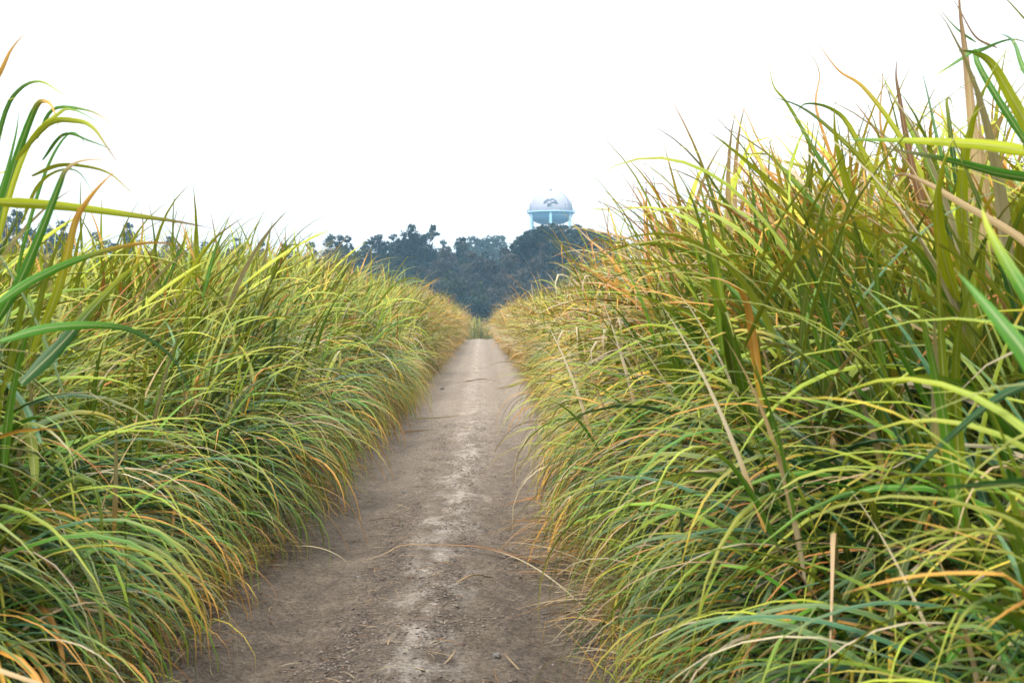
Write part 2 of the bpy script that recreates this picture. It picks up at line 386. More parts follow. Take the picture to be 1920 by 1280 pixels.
def plant(G, H, n_stems, n_leaves, dry, lean=(.1, .5), bias=1.0, spread=.25, leaf_len=(.7, 1.25), leaf_w=(.016, .03), S=9, across=2,
          t_lo=.12, origin=(0, 0, 0), top_spikes=True, face=0.0, droop_mul=1.0, comb=.72, sway=.6, kink=.14, curl=.35, tw=.8, e_mean=.85, reach=1.4):
    """one stool of tall cane grass: stems that lean towards +x (turned by face) carrying long arching blades"""
    for _ in range(n_stems):
        h = H * rng.uniform(.75, 1.05)
        th = rng.uniform(*lean); az = face + rng.normal(0, .5) if rng.random() < bias else rng.uniform(0, 2 * math.pi)
        p = np.array(origin, float) + np.array([rng.normal(0, spread), rng.normal(0, spread), 0])
        m = 7; s = np.linspace(0, 1, m)
        ang = th * (0.4 + .9 * s)
        d = np.stack([np.sin(ang) * math.cos(az), np.sin(ang) * math.sin(az), np.cos(ang)], -1)
        stem_len = h * .74
        pts = p + np.concatenate([[np.zeros(3)], np.cumsum(d[:-1] * stem_len / (m - 1), 0)])
        sc_c = PAL['ygreen'] * .4 + PAL['green'] * .4 if rng.random() < .75 else PAL['tan'] * .6
        n = n_leaves
        t = t_lo + (1 - t_lo) * (np.arange(n) + rng.random(n)) / n
        P0 = np.stack([np.interp(t, s, pts[:, i]) for i in range(3)], -1)
        a = np.where(np.arange(n) % 2 == 0, az, az + math.pi) + rng.normal(0, .9, n)
        pull = rng.random(n) < comb * bias
        a = np.where(pull, face + rng.normal(0, sway, n), a)
        topk = np.clip((t - .55) / .45, 0, 1)
        e0 = np.clip(rng.normal(e_mean, .22, n) + .5 * topk * rng.random(n), -.1, 1.5)
        ln = rng.uniform(*leaf_len, n) * (1 - .15 * topk)
        dr = rng.uniform(1.1, 2.5, n) * (1 - .35 * topk) * droop_mul
        if top_spikes:
            sp = (t > .8) & (rng.random(n) < .45)
            e0 = np.where(sp, rng.uniform(1.15, 1.5, n), e0); dr = np.where(sp, rng.uniform(.15, .9, n), dr); ln = np.where(sp, ln * .72, ln)
        C, side = arcs(P0, a, e0, dr, ln, S, rng.uniform(1.1, 1.7), rng.normal(0, curl, n), rng.normal(0, tw, n), kink=kink)
        C[..., 2] = np.maximum(C[..., 2], origin[2] + .012 + .02 * rng.random((n, 1)))
        W = wprofile(S, rng.uniform(*leaf_w, n))
        bc, tcc, t0, t1 = leaf_colours(n, dry, np.clip(P0[:, 2] / 2.6, 0, 1))
        if origin[0] != 0:      # clumps beside the lane: traffic has broken off blades that would bar it
            lim = (C[..., 0] / np.maximum(C[..., 1], .5)).min(1) > .125 if origin[0] > 0 else C[..., 0].max(1) < -1.15
            ok = lim | (np.full(n, origin[1] < 3) & (C[..., 0].min(1) > .7))
            C, side, W, bc, tcc, t0, t1 = C[ok], side[ok], W[ok], bc[ok], tcc[ok], t0[ok], t1[ok]
            if not len(C): continue
        else:                   # no blade may reach far across the lane
            ok = (C[..., 0].max(1) < reach) & (C[..., 2].max(1) < H * 1.16)
            C, side, W, bc, tcc, t0, t1 = C[ok], side[ok], W[ok], bc[ok], tcc[ok], t0[ok], t1[ok]
            if not len(C): continue
        if len(C) >= n * .6: G.tube(pts, np.linspace(.010, .0015, m), 5, sc_c, cap=False)
        ribbon(G, C, side, W, bc, tcc, t0, t1, across=across)

# plant variants that the stands scatter (kept out of the scene, used as instances)
VAR = bpy.data.collections.new('grass_variants')
variants = {}
def add_variant(fam, **kw):
    G = Geo(); plant(G, **kw)
    o = G.build('stool_%02d' % sum(len(v) for v in variants.values()), M_BLADE, smooth=True, link=False)
    VAR.objects.link(o); variants.setdefault(fam, []).append(sum(len(v) for v in variants.values()))
for dry, tg in ((.12, 'g'), (.38, 'm'), (.68, 'd')):
    for _ in range(4):
        add_variant('tall_' + tg, H=2.75, n_stems=7, n_leaves=12, dry=dry, lean=(.02, .45), spread=.17, leaf_len=(.85, 1.5), leaf_w=(.03, .058), t_lo=.32, reach=1.35, droop_mul=.72, comb=.6, sway=.95, e_mean=1.0, kink=.1)
        add_variant('mid_' + tg, H=2.0, n_stems=7, n_leaves=11, dry=dry, lean=(.15, .65), spread=.18, leaf_len=(.75, 1.4), leaf_w=(.024, .044), t_lo=.3, reach=1.15, droop_mul=1.1, comb=.72, sway=.8, kink=.1, curl=.22, tw=.6, e_mean=.78, S=12)
        add_variant('skirt_' + tg, H=1.2, n_stems=7, n_leaves=8, dry=dry, lean=(.1, .55), spread=.16, leaf_len=(.7, 1.25), leaf_w=(.018, .038), t_lo=.35, reach=1.0, droop_mul=1.3, top_spikes=False, comb=.85, sway=.6, kink=.05, curl=.2, tw=.6, e_mean=.5, S=12)
    for _ in range(3):
        add_variant('farlow_' + tg, H=2.75, n_stems=6, n_leaves=10, dry=dry, lean=(.02, .45), spread=.25, leaf_len=(.8, 1.4), leaf_w=(.03, .055), S=6, across=1, t_lo=.2, droop_mul=.75, e_mean=1.0, comb=.6, sway=.9)
        add_variant('fartop_' + tg, H=1.9, n_stems=7, n_leaves=9, dry=dry + .05, lean=(.15, .7), spread=.2, leaf_len=(.6, 1.1), leaf_w=(.02, .036), S=6, across=1, t_lo=.05, droop_mul=1.15)
for _ in range(2):
    add_variant('dead', H=.55, n_stems=7, n_leaves=7, dry=1.6, lean=(.5, 1.2), spread=.12, leaf_len=(.35, .75), leaf_w=(.006, .012), S=7, t_lo=.02, droop_mul=1.3, top_spikes=False)

# geometry nodes tree that puts a variant on every point
def scatter_tree():
    ng = bpy.data.node_groups.new('scatter_stools', 'GeometryNodeTree')
    ng.interface.new_socket('Geometry', in_out='INPUT', socket_type='NodeSocketGeometry')
    ng.interface.new_socket('Geometry', in_out='OUTPUT', socket_type='NodeSocketGeometry')
    gi = ng.nodes.new('NodeGroupInput'); go = ng.nodes.new('NodeGroupOutput')
    ci = ng.nodes.new('GeometryNodeCollectionInfo'); ci.inputs['Collection'].default_value = VAR
    ci.inputs['Separate Children'].default_value = True; ci.inputs['Reset Children'].default_value = True
    ip = ng.nodes.new('GeometryNodeInstanceOnPoints'); ip.inputs['Pick Instance'].default_value = True
    def na(t, n):
        a = ng.nodes.new('GeometryNodeInputNamedAttribute'); a.data_type = t; a.inputs['Name'].default_value = n; return a.outputs['Attribute']
    L = ng.links.new
    L(gi.outputs[0], ip.inputs['Points']); L(ci.outputs[0], ip.inputs['Instance'])
    L(na('INT', 'idx'), ip.inputs['Instance Index'])
    e2r = ng.nodes.new('FunctionNodeEulerToRotation'); L(na('FLOAT_VECTOR', 'rot'), e2r.inputs[0]); L(e2r.outputs[0], ip.inputs['Rotation'])
    L(na('FLOAT_VECTOR', 'siz'), ip.inputs['Scale']); L(ip.outputs[0], go.inputs[0])
    return ng
NG = scatter_tree()

def stand(name, pts, label, cat):
    """pts: list of (x, y, z, idx, rz, tilt, scale, zscale)"""
    A = np.array(pts, float)
    me = bpy.data.meshes.new(name); me.vertices.add(len(A)); me.vertices.foreach_set('co', A[:, :3].astype(np.float32).ravel())
    me.attributes.new('idx', 'INT', 'POINT').data.foreach_set('value', A[:, 3].astype(np.int32))
    rot = np.stack([0 * A[:, 4], A[:, 5], A[:, 4]], -1).astype(np.float32)
    me.attributes.new('rot', 'FLOAT_VECTOR', 'POINT').data.foreach_set('vector', rot.ravel())
    siz = np.stack([A[:, 6], A[:, 6], A[:, 7]], -1).astype(np.float32)
    me.attributes.new('siz', 'FLOAT_VECTOR', 'POINT').data.foreach_set('vector', siz.ravel())
    me.materials.append(M_BLADE)
    o = bpy.data.objects.new(name, me); COL.objects.link(o)
    md = o.modifiers.new('scatter', 'NODES'); md.node_group = NG
    tag(o, label, cat, kind='stuff'); print(name, len(A))
    return o

def pick(fam): return random.choice(variants[fam])

def interp(x, xs, ys): return float(np.interp(x, xs, ys))

def top_left(y):  return interp(y, [0, 4, 7, 10, 14, 18, 30, 60, 110], [2.7, 2.65, 2.5, 2.6, 2.78, 2.95, 3.15, 3.15, 3.1])
def top_right(y): return interp(y, [0, 4, 6, 8, 11, 16, 22, 60, 110], [2.5, 2.55, 2.95, 3.32, 3.2, 2.88, 2.95, 3.0, 3.0])

def dryness(side, y, h):
    if side < 0: d = interp(y, [0, 8, 16, 30, 60, 110], [-.25, -.15, .05, .38, .66, .8])
    else: d = interp(y, [0, 8, 16, 30, 60, 110], [-.1, .12, .46, .66, .78, .86])
    d += .9 * (vnoise(np.array(y * .35), np.array(side * 5.0 + h * 2), 4) - .5) + random.gauss(0, .15)
    if y < 4.8: return 'g'
    if side > 0 and y < 20: d += (h - .66) * 1.3 * float(np.clip((13 - y) / 5, 0, 1)) + .12 * float(y > 9)
    return 'g' if d < .3 else ('m' if d < .62 else 'd')

def bank(side, name, label):
    pts = []
    edge = edge_l if side < 0 else edge_r
    top = top_left if side < 0 else top_right
    face = 0.0 if side < 0 else math.pi
    y0 = -6.0
    # rows: (offset from the edge, share of full height, spacing along y, family)
    rows = [(.25, .34, .34, 'skirt'), (.40, .52, .30, 'skirt'), (.58, .70, .32, 'mid'), (.78, .84, .32, 'mid'), (1.12, .97, .36, 'tall'), (1.6, 1.0, .42, 'tall'),
            (2.2, 1.0, .55, 'tall'), (3.0, 1.0, .7, 'tall'), (3.9, .98, .9, 'tall')]
    for off, hh, sp, fam in rows:
        y = y0 + random.random() * sp
        while y < 112:
            yy = y + random.uniform(-.4, .4) * sp
            jx = random.gauss(0, .09 + .1 * off * .5)
            x = float(edge(yy)) + side * (off + jx)
            lump = float(fbm(np.array(yy * .95), np.array(side * 3.7 + off * .5), 2, 31))
            x += side * .65 * lump * (off > .3)
            if side > 0 and yy < 2.4 and x < 1.25: y += sp; continue
            tgt = top(yy) * hh * random.uniform(.88, 1.07) * (1 - .38 * lump)
            if fam == 'tall' and random.random() < .1: tgt *= 1.08
            dr = dryness(side, yy, hh)
            rz = face + (.28 * side if off < 1.2 else 0) + 1.3 * float(fbm(np.array(yy * .8), np.array(side * 9.1 + off), 2, 37)) + random.gauss(0, .38 if off < 1.2 else .8)
            tilt = random.gauss(.03, .07)
            if yy < 26:
                f = fam; base = {'skirt': 1.15, 'mid': 1.95, 'tall': 2.95}[fam]
            else:
                f = 'fartop' if fam in ('skirt', 'mid') else 'farlow'; base = {'fartop': 1.85, 'farlow': 2.9}[f]
            s = tgt / base
            wid = min(max(s, .75), 1.12) if f not in ('fartop',) else max(s, .55)
            if yy < 5 and f in ('tall', 'mid'): wid *= .92
            pts.append((x, yy, float(terrain(x, yy)), pick(f + '_' + dr), rz, tilt, wid, s))
            y += sp * (1.0 if yy < 30 else 1.25) * (.5 if side > 0 and 4.8 < yy < 10.5 and hh > .6 else 1.0) * random.uniform(.8, 1.2)
    # dead, collapsed leaves at the foot
    y = y0
    while y < 100:
        yy = y; x = float(edge(yy)) + side * random.uniform(-.12, .16)
        if not (side > 0 and yy < 2.4):
            s = random.uniform(.6, 1.05); pts.append((x, yy, float(terrain(x, yy)), pick('dead'), face + random.gauss(0, .7), 0, s, s * .8))
        y += random.uniform(.1, .34) if yy < 30 else random.uniform(.4, .9)
    # unseen cane added behind the viewer to block sky light and darken the foreground
    for k in range(26):
        x = side * random.uniform(0, 2.2); yy = random.uniform(-5.2, -3.2)
        pts.append((x, yy, 0, pick(random.choice(('tall_g', 'mid_g', 'farlow_g'))), random.uniform(0, 6.28), 0, 1.1, random.uniform(.9, 1.1)))
    # the field behind the front rows
    off = 4.9
    while off < 26:
        sp = .9 + off * .05; y = (-4.0 if off < 12 else 6)
        while y < 112:
            x = float(edge(y)) + side * (off + random.uniform(-.5, .5)); yy = y + random.uniform(-.4, .4)
            tg = dryness(side, yy, .9)
            s = (top(yy) if off < 8 else 2.7) / 2.75 * random.uniform(.85, 1.06)
            pts.append((x, yy, float(terrain(x, yy)), pick('farlow_' + tg), random.uniform(0, 6.28), 0, 1.15, s))
            y += sp * random.uniform(.8, 1.2)
        off += sp * 1.1
    return stand(name, pts, label, 'grass')

bank(-1, 'tall_grass', 'dense bank of tall green cane grass along the left of the dirt track')
bank(1, 'tall_grass', 'dense bank of tall yellow and orange tinged cane grass along the right of the dirt track')

# beyond the crest the lane bends away and grass closes it off
pts = []
for k in range(900):
    y = random.uniform(113, 150); x = random.uniform(-14, 14)
    if abs(x + .1) < 1.2 and y < 119: continue
    if x < -.3 and y < 116 and random.random() < .3: continue
    z = float(terrain(x, y)); s = random.uniform(.9, 1.08) * (2.62 if y > 120 else 2.75) / 2.75 * interp(abs(x), [0, 1.5, 6], [1.0, 1.08, 1.15])
    pts.append((x, y, z, pick(('fartop_' if random.random() < .35 else 'farlow_') + random.choice('mmdd')), random.uniform(0, 6.28), 0, 1.1, s if random.random() < .9 else s * .8))
for k in range(1500):
    y = random.uniform(113, 158); x = random.choice((-1, 1)) * random.uniform(13, 90)
    pts.append((x, y, float(terrain(x, y)), pick('farlow_' + random.choice('mmd')), random.uniform(0, 6.28), 0, 1.3, random.uniform(.85, 1.05)))
stand('tall_grass', pts, 'pale far grass closing off the dip beyond the end of the track', 'grass')

# ------------------------------------------------------------------ separate clumps with their own hand-shaped blades
def catmull(P, n):
    P = np.asarray(P, float); Q = np.vstack([2 * P[0] - P[1], P, 2 * P[-1] - P[-2]])
    t = np.linspace(0, len(P) - 1 - 1e-6, n); i = t.astype(int); f = (t - i)[:, None]
    a, b, c, d = Q[i], Q[i + 1], Q[i + 2], Q[i + 3]
    return .5 * (2 * b + (c - a) * f + (2 * a - 5 * b + 4 * c - d) * f ** 2 + (3 * b - a - 3 * c + d) * f ** 3)

def feature_blades(G, specs, S=22):
    """specs: (points [(px,py)..], near depth, far depth, width m, base colour, tip colour, t0, t1)"""
    for pts, d0, d1, w, b, t, t0, t1 in specs:
        n = len(pts)
        P = [at(x, y, d0 + (d1 - d0) * i / (n - 1)) for i, (x, y) in enumerate(pts)]
        C = catmull(P, S); d = np.gradient(C, axis=0); d /= np.linalg.norm(d, axis=1)[:, None]
        v = C - np.array([0, 0, EYE]); v /= np.linalg.norm(v, axis=1)[:, None]
        sd = np.cross(d, v); sd /= np.linalg.norm(sd, axis=1)[:, None]
        a0, a1 = rng.uniform(-.7, .7), rng.uniform(-.9, .9); an = np.linspace(a0, a1, S)[:, None]
        sd = sd * np.cos(an) + np.cross(d, sd) * np.sin(an)
        W = wprofile(S, np.array([w * 1.22]))
        ribbon(G, C[None], sd[None], W, PAL[b][None] * rng.uniform(.85, 1.1), PAL[t][None], np.array([t0]), np.array([t1]))

def clump(label, base, plants, feats, group=None):
    G = Geo()
    for kw in plants: plant(G, origin=(base[0] + kw.pop('dx', 0), base[1] + kw.pop('dy', 0), base[2]), **kw)
    if feats: feature_blades(G, feats)
    o = G.build('grass_clump', M_BLADE, smooth=True, local=base)
    o.location = base
    return tag(o, label, 'grass clump', group)

GC = 'clumps of cane grass standing out of the banks'
# far left, arching over into the sky
clump('tallest arching green clump at the far left edge, its blades bowed against the white sky', (-1.95, 4.6, 0),
    [dict(H=2.45, n_stems=8, n_leaves=13, dry=.15, lean=(.05, .4), spread=.2, leaf_len=(.8, 1.3), leaf_w=(.026, .045), S=14)],
    [([(-60, 620), (-10, 440), (30, 300), (65, 205), (84, 190), (100, 205), (115, 260)], 4.6, 4.3, .030, 'green', 'orange', .45, .8),
     ([(-60, 500), (-20, 330), (10, 210), (40, 165), (75, 153), (110, 172), (150, 205)], 4.8, 4.5, .018, 'green', 'ygreen', .5, .9),
     ([(-20, 520), (20, 360), (60, 260), (110, 213), (130, 205), (160, 215), (205, 245)], 4.4, 4.2, .020, 'ygreen', 'green', .5, .9),
     ([(20, 560), (60, 400), (95, 300), (130, 250), (155, 262), (165, 290)], 4.9, 4.6, .015, 'green', 'teal', .5, .9),
     ([(30, 300), (90, 232), (145, 227), (175, 240), (200, 275), (230, 318)], 4.2, 4.0, .020, 'ygreen', 'brown', .55, .98),
     ([(60, 330), (110, 310), (160, 312), (205, 325), (240, 355), (262, 376)], 4.4, 4.2, .016, 'ygreen', 'yellow', .4, .8),
     ([(-30, 640), (30, 540), (75, 440), (110, 350), (125, 318), (160, 300), (240, 300)], 3.8, 3.7, .026, 'green', 'tan', .5, .8),
     ([(60, 660), (110, 540), (140, 420), (165, 375), (195, 340), (225, 315)], 3.9, 3.7, .024, 'ygreen', 'orange', .2, .5),
     ([(-30, 378), (60, 382), (150, 390), (260, 405), (330, 415), (400, 428)], 4.2, 4.6, .032, 'ygreen', 'brown', .5, 1.),
     ([(-10, 160), (8, 120), (20, 95), (40, 70), (60, 56)], 4.3, 4.3, .013, 'orange', 'tan', .4, .8),
     ([(-20, 420), (10, 330), (30, 250), (36, 200)], 4.6, 4.6, .014, 'green', 'green', .5, .8),
     ([(40, 420), (70, 350), (110, 320), (150, 325), (185, 385)], 4.6, 4.4, .014, 'ygreen', 'green', .4, .8),
     ([(70, 260), (100, 205), (160, 206), (200, 225), (225, 255)], 4.6, 4.4, .012, 'green', 'tan', .4, .8),
     ([(80, 300), (120, 252), (170, 265), (220, 285)], 4.6, 4.4, .013, 'green', 'green', .4, .8),
     ([(40, 720), (110, 650), (180, 570), (240, 510), (300, 470)], 3.6, 3.9, .036, 'deep', 'ygreen', .3, .9),
     ([(-20, 580), (70, 520), (180, 475), (280, 455), (350, 462)], 3.7, 4.0, .024, 'green', 'orange', .4, .8),
     ([(0, 640), (90, 615), (190, 610), (260, 625), (330, 680), (370, 780)], 3.2, 3.5, .022, 'green', 'teal', .4, .9),
     ], GC)
clump('leafy green clump topping the left bank beneath the long horizontal blade', (-2.55, 9.6, 0),
    [dict(H=2.45, n_stems=8, n_leaves=12, dry=.3, lean=(.02, .3), spread=.22, leaf_len=(.6, 1.05), leaf_w=(.022, .038), S=12)],
    [([(330, 560), (370, 490), (400, 450), (430, 425), (468, 400)], 9.4, 9.2, .03, 'ygreen', 'tan', .4, .9),
     ([(300, 560), (325, 500), (345, 450), (352, 425)], 9.6, 9.6, .03, 'green', 'yellow', .5, .9),
     ([(380, 560), (400, 480), (420, 430), (434, 398)], 9.4, 9.4, .024, 'green', 'ygreen', .4, .9),
     ([(250, 520), (262, 470), (268, 420), (262, 385)], 8.6, 8.6, .02, 'yellow', 'brown', .4, .9)], GC)
clump('dark green upright tuft in the middle of the left bank above its drooping skirt', (-2.35, 13.0, 0),
    [dict(H=2.3, n_stems=9, n_leaves=11, dry=.05, lean=(.05, .5), spread=.2, leaf_len=(.7, 1.1), leaf_w=(.028, .042), S=12, top_spikes=True)], None, GC)
clump('pale yellow clump on the left bank crest in front of the tallest far tree', (-2.75, 24.0, 0),
    [dict(H=3.0, n_stems=10, n_leaves=11, dry=.5, lean=(.02, .4), spread=.3, leaf_len=(.7, 1.2), leaf_w=(.026, .042), S=9)], None, GC)
# right side
clump('bushy green and orange clump with wide blades leaning left, highest of the right bank', (2.55, 7.0, 0),
    [dict(H=2.35, n_stems=13, n_leaves=13, dry=.62, lean=(.1, .5), face=math.pi, spread=.38, droop_mul=.75, comb=.6, sway=.8, e_mean=1.0, leaf_len=(.7, 1.08), leaf_w=(.04, .062), S=12),
     dict(H=2.2, n_stems=10, n_leaves=12, dry=.5, lean=(.2, .6), face=math.pi, spread=.35, droop_mul=.75, comb=.7, sway=.8, e_mean=.95, leaf_len=(.7, 1.08), leaf_w=(.042, .066), S=12, dx=-.35, dy=-.2)],
    [([(1800, 620), (1720, 480), (1640, 330), (1560, 245), (1500, 200), (1436, 178)], 5.6, 5.8, 0.030, 'ygreen', 'deep', .4, .9),
     ([(1840, 600), (1760, 400), (1690, 260), (1620, 165), (1570, 130), (1520, 60)], 5.8, 6.0, 0.030, 'ygreen', 'orange', .45, .8),
     ([(1720, 560), (1640, 450), (1550, 320), (1480, 200), (1450, 160), (1440, 100)], 6.2, 6.3, 0.026, 'green', 'ygreen', .4, .9),
     ([(1760, 600), (1680, 420), (1600, 250), (1560, 205), (1510, 195), (1490, 220)], 5.6, 5.7, 0.030, 'ygreen', 'green', .4, .9),
     ([(1850, 560), (1790, 420), (1730, 290), (1680, 190), (1650, 135)], 6.0, 6.2, 0.033, 'green', 'ygreen', .4, .9),
     ([(1760, 470), (1720, 350), (1698, 250), (1686, 180), (1680, 140), (1683, 100)], 5.6, 5.6, 0.028, 'brown', 'brown', .4, .9),
     ([(1850, 540), (1800, 400), (1760, 270), (1740, 180), (1725, 120)], 6.0, 6.2, 0.023, 'green', 'teal', .4, .9),
     ([(1840, 520), (1805, 400), (1788, 300), (1780, 230), (1775, 190), (1782, 186), (1788, 210)], 5.6, 5.6, 0.028, 'deep', 'ygreen', .4, .9),
     ([(1720, 520), (1680, 380), (1660, 290), (1650, 220), (1655, 150), (1655, 110)], 6.4, 6.4, 0.018, 'orange', 'tan', .4, .9),
     ([(1590, 420), (1560, 300), (1530, 200), (1535, 130), (1490, 60)], 6.4, 6.6, 0.018, 'orange', 'tan', .4, .9),
     ([(1660, 480), (1600, 400), (1520, 320), (1440, 290), (1400, 215), (1375, 180)], 6.8, 7.0, 0.021, 'ygreen', 'orange', .4, .9),
     ([(1700, 620), (1620, 520), (1540, 400), (1470, 320), (1440, 290), (1380, 290)], 6.0, 6.4, 0.034, 'green', 'ygreen', .4, .9),
     ([(1560, 440), (1480, 360), (1420, 300), (1400, 250), (1390, 210)], 7.2, 7.2, 0.021, 'orange', 'tan', .4, .9),
     ], GC)
clump('tallest dry tan stalks crossed by bent green blades at the upper right corner', (2.02, 4.7, 0),
    [dict(H=2.5, n_stems=6, n_leaves=11, dry=.45, lean=(.05, .4), face=math.pi, spread=.15, leaf_len=(.7, 1.2), leaf_w=(.026, .045), S=14)],
    [([(1850, 560), (1838, 380), (1822, 220), (1810, 100), (1800, 20), (1796, -60)], 4.5, 4.5, .040, 'tan', 'brown', .3, .9),
     ([(1870, 480), (1848, 330), (1835, 220), (1825, 110)], 4.6, 4.5, .018, 'tan', 'tan', .3, .9),
     ([(1960, 300), (1900, 190), (1860, 120), (1825, 98), (1790, 96)], 4.1, 4.0, .036, 'ygreen', 'green', .5, .9),
     ([(1960, 320), (1880, 200), (1830, 110), (1850, 90), (1900, 74), (1950, 90)], 4.2, 4.4, .022, 'green', 'green', .5, .9),
     ([(1830, 92), (1780, 125), (1740, 150)], 4.2, 4.2, .012, 'green', 'ygreen', .4, .9),
     ([(1960, 180), (1920, 130), (1900, 78), (1870, 60)], 3.9, 4.1, .020, 'green', 'teal', .4, .9),
     ([(1960, 290), (1850, 272), (1740, 265), (1640, 262), (1580, 262)], 3.6, 4.2, .032, 'ygreen', 'green', .5, .9),
     ([(1980, 340), (1880, 325), (1780, 300), (1700, 285), (1640, 275)], 3.5, 4.0, .030, 'green', 'straw', .5, .9),
     ([(1870, 90), (1830, 70), (1800, 20), (1770, -30)], 4.6, 4.6, .008, 'brown', 'brown', .4, .9),
     ([(1830, 80), (1790, 50), (1740, -10)], 4.5, 4.5, .008, 'green', 'straw', .4, .9),
     ([(1990, 560), (1930, 460), (1800, 380), (1730, 340), (1680, 330), (1650, 400)], 3.6, 3.8, .022, 'tan', 'brown', .4, .9),
     ], GC)
clump('three long orange and tan blades reaching left over the right bank towards the tower', (1.80, 9.7, 0),
    [dict(H=1.9, n_stems=6, n_leaves=9, dry=.35, lean=(.1, .4), face=math.pi, spread=.18, leaf_len=(.5, .8), leaf_w=(.022, .038), S=12)],
    [([(1240, 590), (1190, 545), (1140, 480), (1100, 445), (1060, 402)], 8.6, 8.9, .026, 'orange', 'tan', .4, .9),
     ([(1230, 590), (1170, 545), (1110, 510), (1070, 488), (1035, 472)], 8.4, 8.4, .026, 'orange', 'brown', .3, .9),
     ([(1330, 560), (1260, 490), (1200, 455), (1140, 438), (1075, 428)], 8.8, 8.8, .020, 'tan', 'orange', .3, .9),
     ([(1260, 640), (1180, 575), (1130, 560), (1090, 570), (1070, 582)], 9.0, 8.8, .016, 'tan', 'straw', .3, .9),
     ([(1275, 560), (1240, 480), (1212, 390), (1200, 360), (1182, 332)], 11.2, 11.3, .026, 'green', 'ygreen', .3, .9),
     ([(1290, 560), (1262, 480), (1243, 410), (1230, 360), (1220, 302)], 11.2, 11.3, .026, 'ygreen', 'green', .3, .9),
     ([(1290, 580), (1240, 480), (1215, 430), (1195, 405), (1160, 350)], 11.2, 11.3, .02, 'ygreen', 'green', .3, .9),
     ], GC)
clump('dark green splay of blades deep in the middle of the right bank', (1.75, 5.4, 0),
    [dict(H=2.2, n_stems=8, n_leaves=11, dry=.12, lean=(.2, .7), face=math.pi, spread=.2, leaf_len=(.8, 1.2), leaf_w=(.026, .044), S=14)],
    [([(1580, 760), (1500, 680), (1430, 600), (1370, 540), (1330, 495)], 4.5, 4.9, .034, 'deep', 'green', .3, .9),
     ([(1640, 900), (1520, 830), (1400, 740), (1320, 700), (1220, 690)], 4.2, 4.8, .026, 'deep', 'ygreen', .3, .9),
     ([(1640, 760), (1560, 690), (1480, 650), (1400, 650), (1330, 690)], 4.2, 4.6, .026, 'green', 'tan', .3, .9),
     ], GC)
clump('large out-of-focus green blades nearest the viewer at the right edge', (1.25, 2.5, 0),
    [dict(H=1.5, n_stems=4, n_leaves=8, dry=-.3, lean=(.0, .25), face=math.pi * .8, spread=.1, leaf_len=(.5, .8), leaf_w=(.014, .026), S=14)],
    [([(1990, 800), (1940, 690), (1880, 610), (1830, 550), (1790, 505)], 1.9, 2.05, .032, 'green', 'green', .3, .9),
     ([(1990, 640), (1930, 560), (1880, 480), (1850, 420), (1840, 380)], 2.0, 2.2, .024, 'green', 'ygreen', .3, .9),
     ([(1990, 700), (1880, 740), (1780, 820), (1700, 900), (1660, 960)], 2.4, 2.6, .016, 'teal', 'teal', .3, .9),
     ([(1990, 905), (1900, 905), (1820, 910), (1750, 915)], 2.2, 2.4, .020, 'deep', 'deep', .3, .9),
     ], GC)

# dry brown tuft spilled over the track on the right
def low_tuft(label, base, n, length, cols, az0=math.pi, spread=.35):
    G = Geo(); P0 = np.array(base)[None] + np.stack([rng.normal(0, .12, n), rng.normal(0, .22, n), rng.uniform(.02, .3, n)], -1)
    C, side = arcs(P0, az0 + rng.normal(0, spread, n), rng.uniform(.0, .75, n), rng.uniform(.5, 1.5, n), rng.uniform(*length, n), 12, 1.2, rng.normal(0, .4, n), rng.normal(0, 1.2, n))
    fl = .014 + rng.random((n, 1)) * .05
    C[..., 2] = np.maximum(C[..., 2], fl)
    k = rng.integers(0, len(cols), n); bc = np.stack([PAL[c] for c in cols])[k]; tcc = np.stack([PAL[c] for c in cols])[rng.integers(0, len(cols), n)]
    ribbon(G, C, side, wprofile(12, rng.uniform(.007, .016, n)), bc, tcc, np.full(n, .2), np.full(n, .8))
    o = G.build('dry_tuft', M_DRY, smooth=True, local=base); o.location = base
    return tag(o, label, 'dry tuft', 'collapsed dry tufts at the edge of the track')
low_tuft('largest rust-brown tuft collapsed across the right side of the track in the foreground', (.98, 8.75, 0), 190, (.5, .95), ['orange', 'tan', 'brown', 'rust', 'straw'])
low_tuft('orange-brown tuft hanging out over the track beyond the largest rust-brown tuft', (1.05, 10.0, 0), 120, (.4, .85), ['orange', 'ygreen', 'tan', 'rust'])
low_tuft('small straw tuft on the right track edge halfway to the crest', (1.12, 12.6, 0), 70, (.3, .75), ['tan', 'straw', 'brown'])
low_tuft('flattened straw and grey tuft at the lower right under the green bank', (.92, 6.9, 0), 110, (.4, .8), ['straw', 'tan', 'brown'])
low_tuft('crushed straw tuft at the foot of the left bank in the foreground', (-1.60, 9.2, 0), 90, (.25, .5), ['straw', 'tan', 'brown'], 0, .8)

# ------------------------------------------------------------------ fallen leaves on the track
def fallen(label, px, w, b, t, lift=.035):
    P = []
    for i, (x, y) in enumerate(px):
        g0 = ground_at(x, y); z = float(track_z(np.array(g0[0]), np.array(g0[1]))) + .02
        P.append((g0[0], g0[1], z + lift * math.sin(math.pi * i / (len(px) - 1))))
    G = Geo(); C = catmull(P, 20); d = np.gradient(C, axis=0); d /= np.linalg.norm(d, axis=1)[:, None]
    sd = np.cross(d, (0, 0, 1.)); sd /= np.linalg.norm(sd, axis=1)[:, None]
    an = np.linspace(rng.uniform(-.6, .6), rng.uniform(-.8, .8), 20)[:, None]; sd = sd * np.cos(an) + np.cross(d, sd) * np.sin(an)
    ribbon(G, C[None], sd[None], wprofile(20, np.array([w * 1.7])), PAL[b][None], PAL[t][None], np.array([.3]), np.array([.9]), fold=.3)
    o = G.build('fallen_leaf', M_DRY, smooth=True, local=P[0]); o.location = P[0]
    return tag(o, label, 'leaf', 'dry leaves fallen on the track')
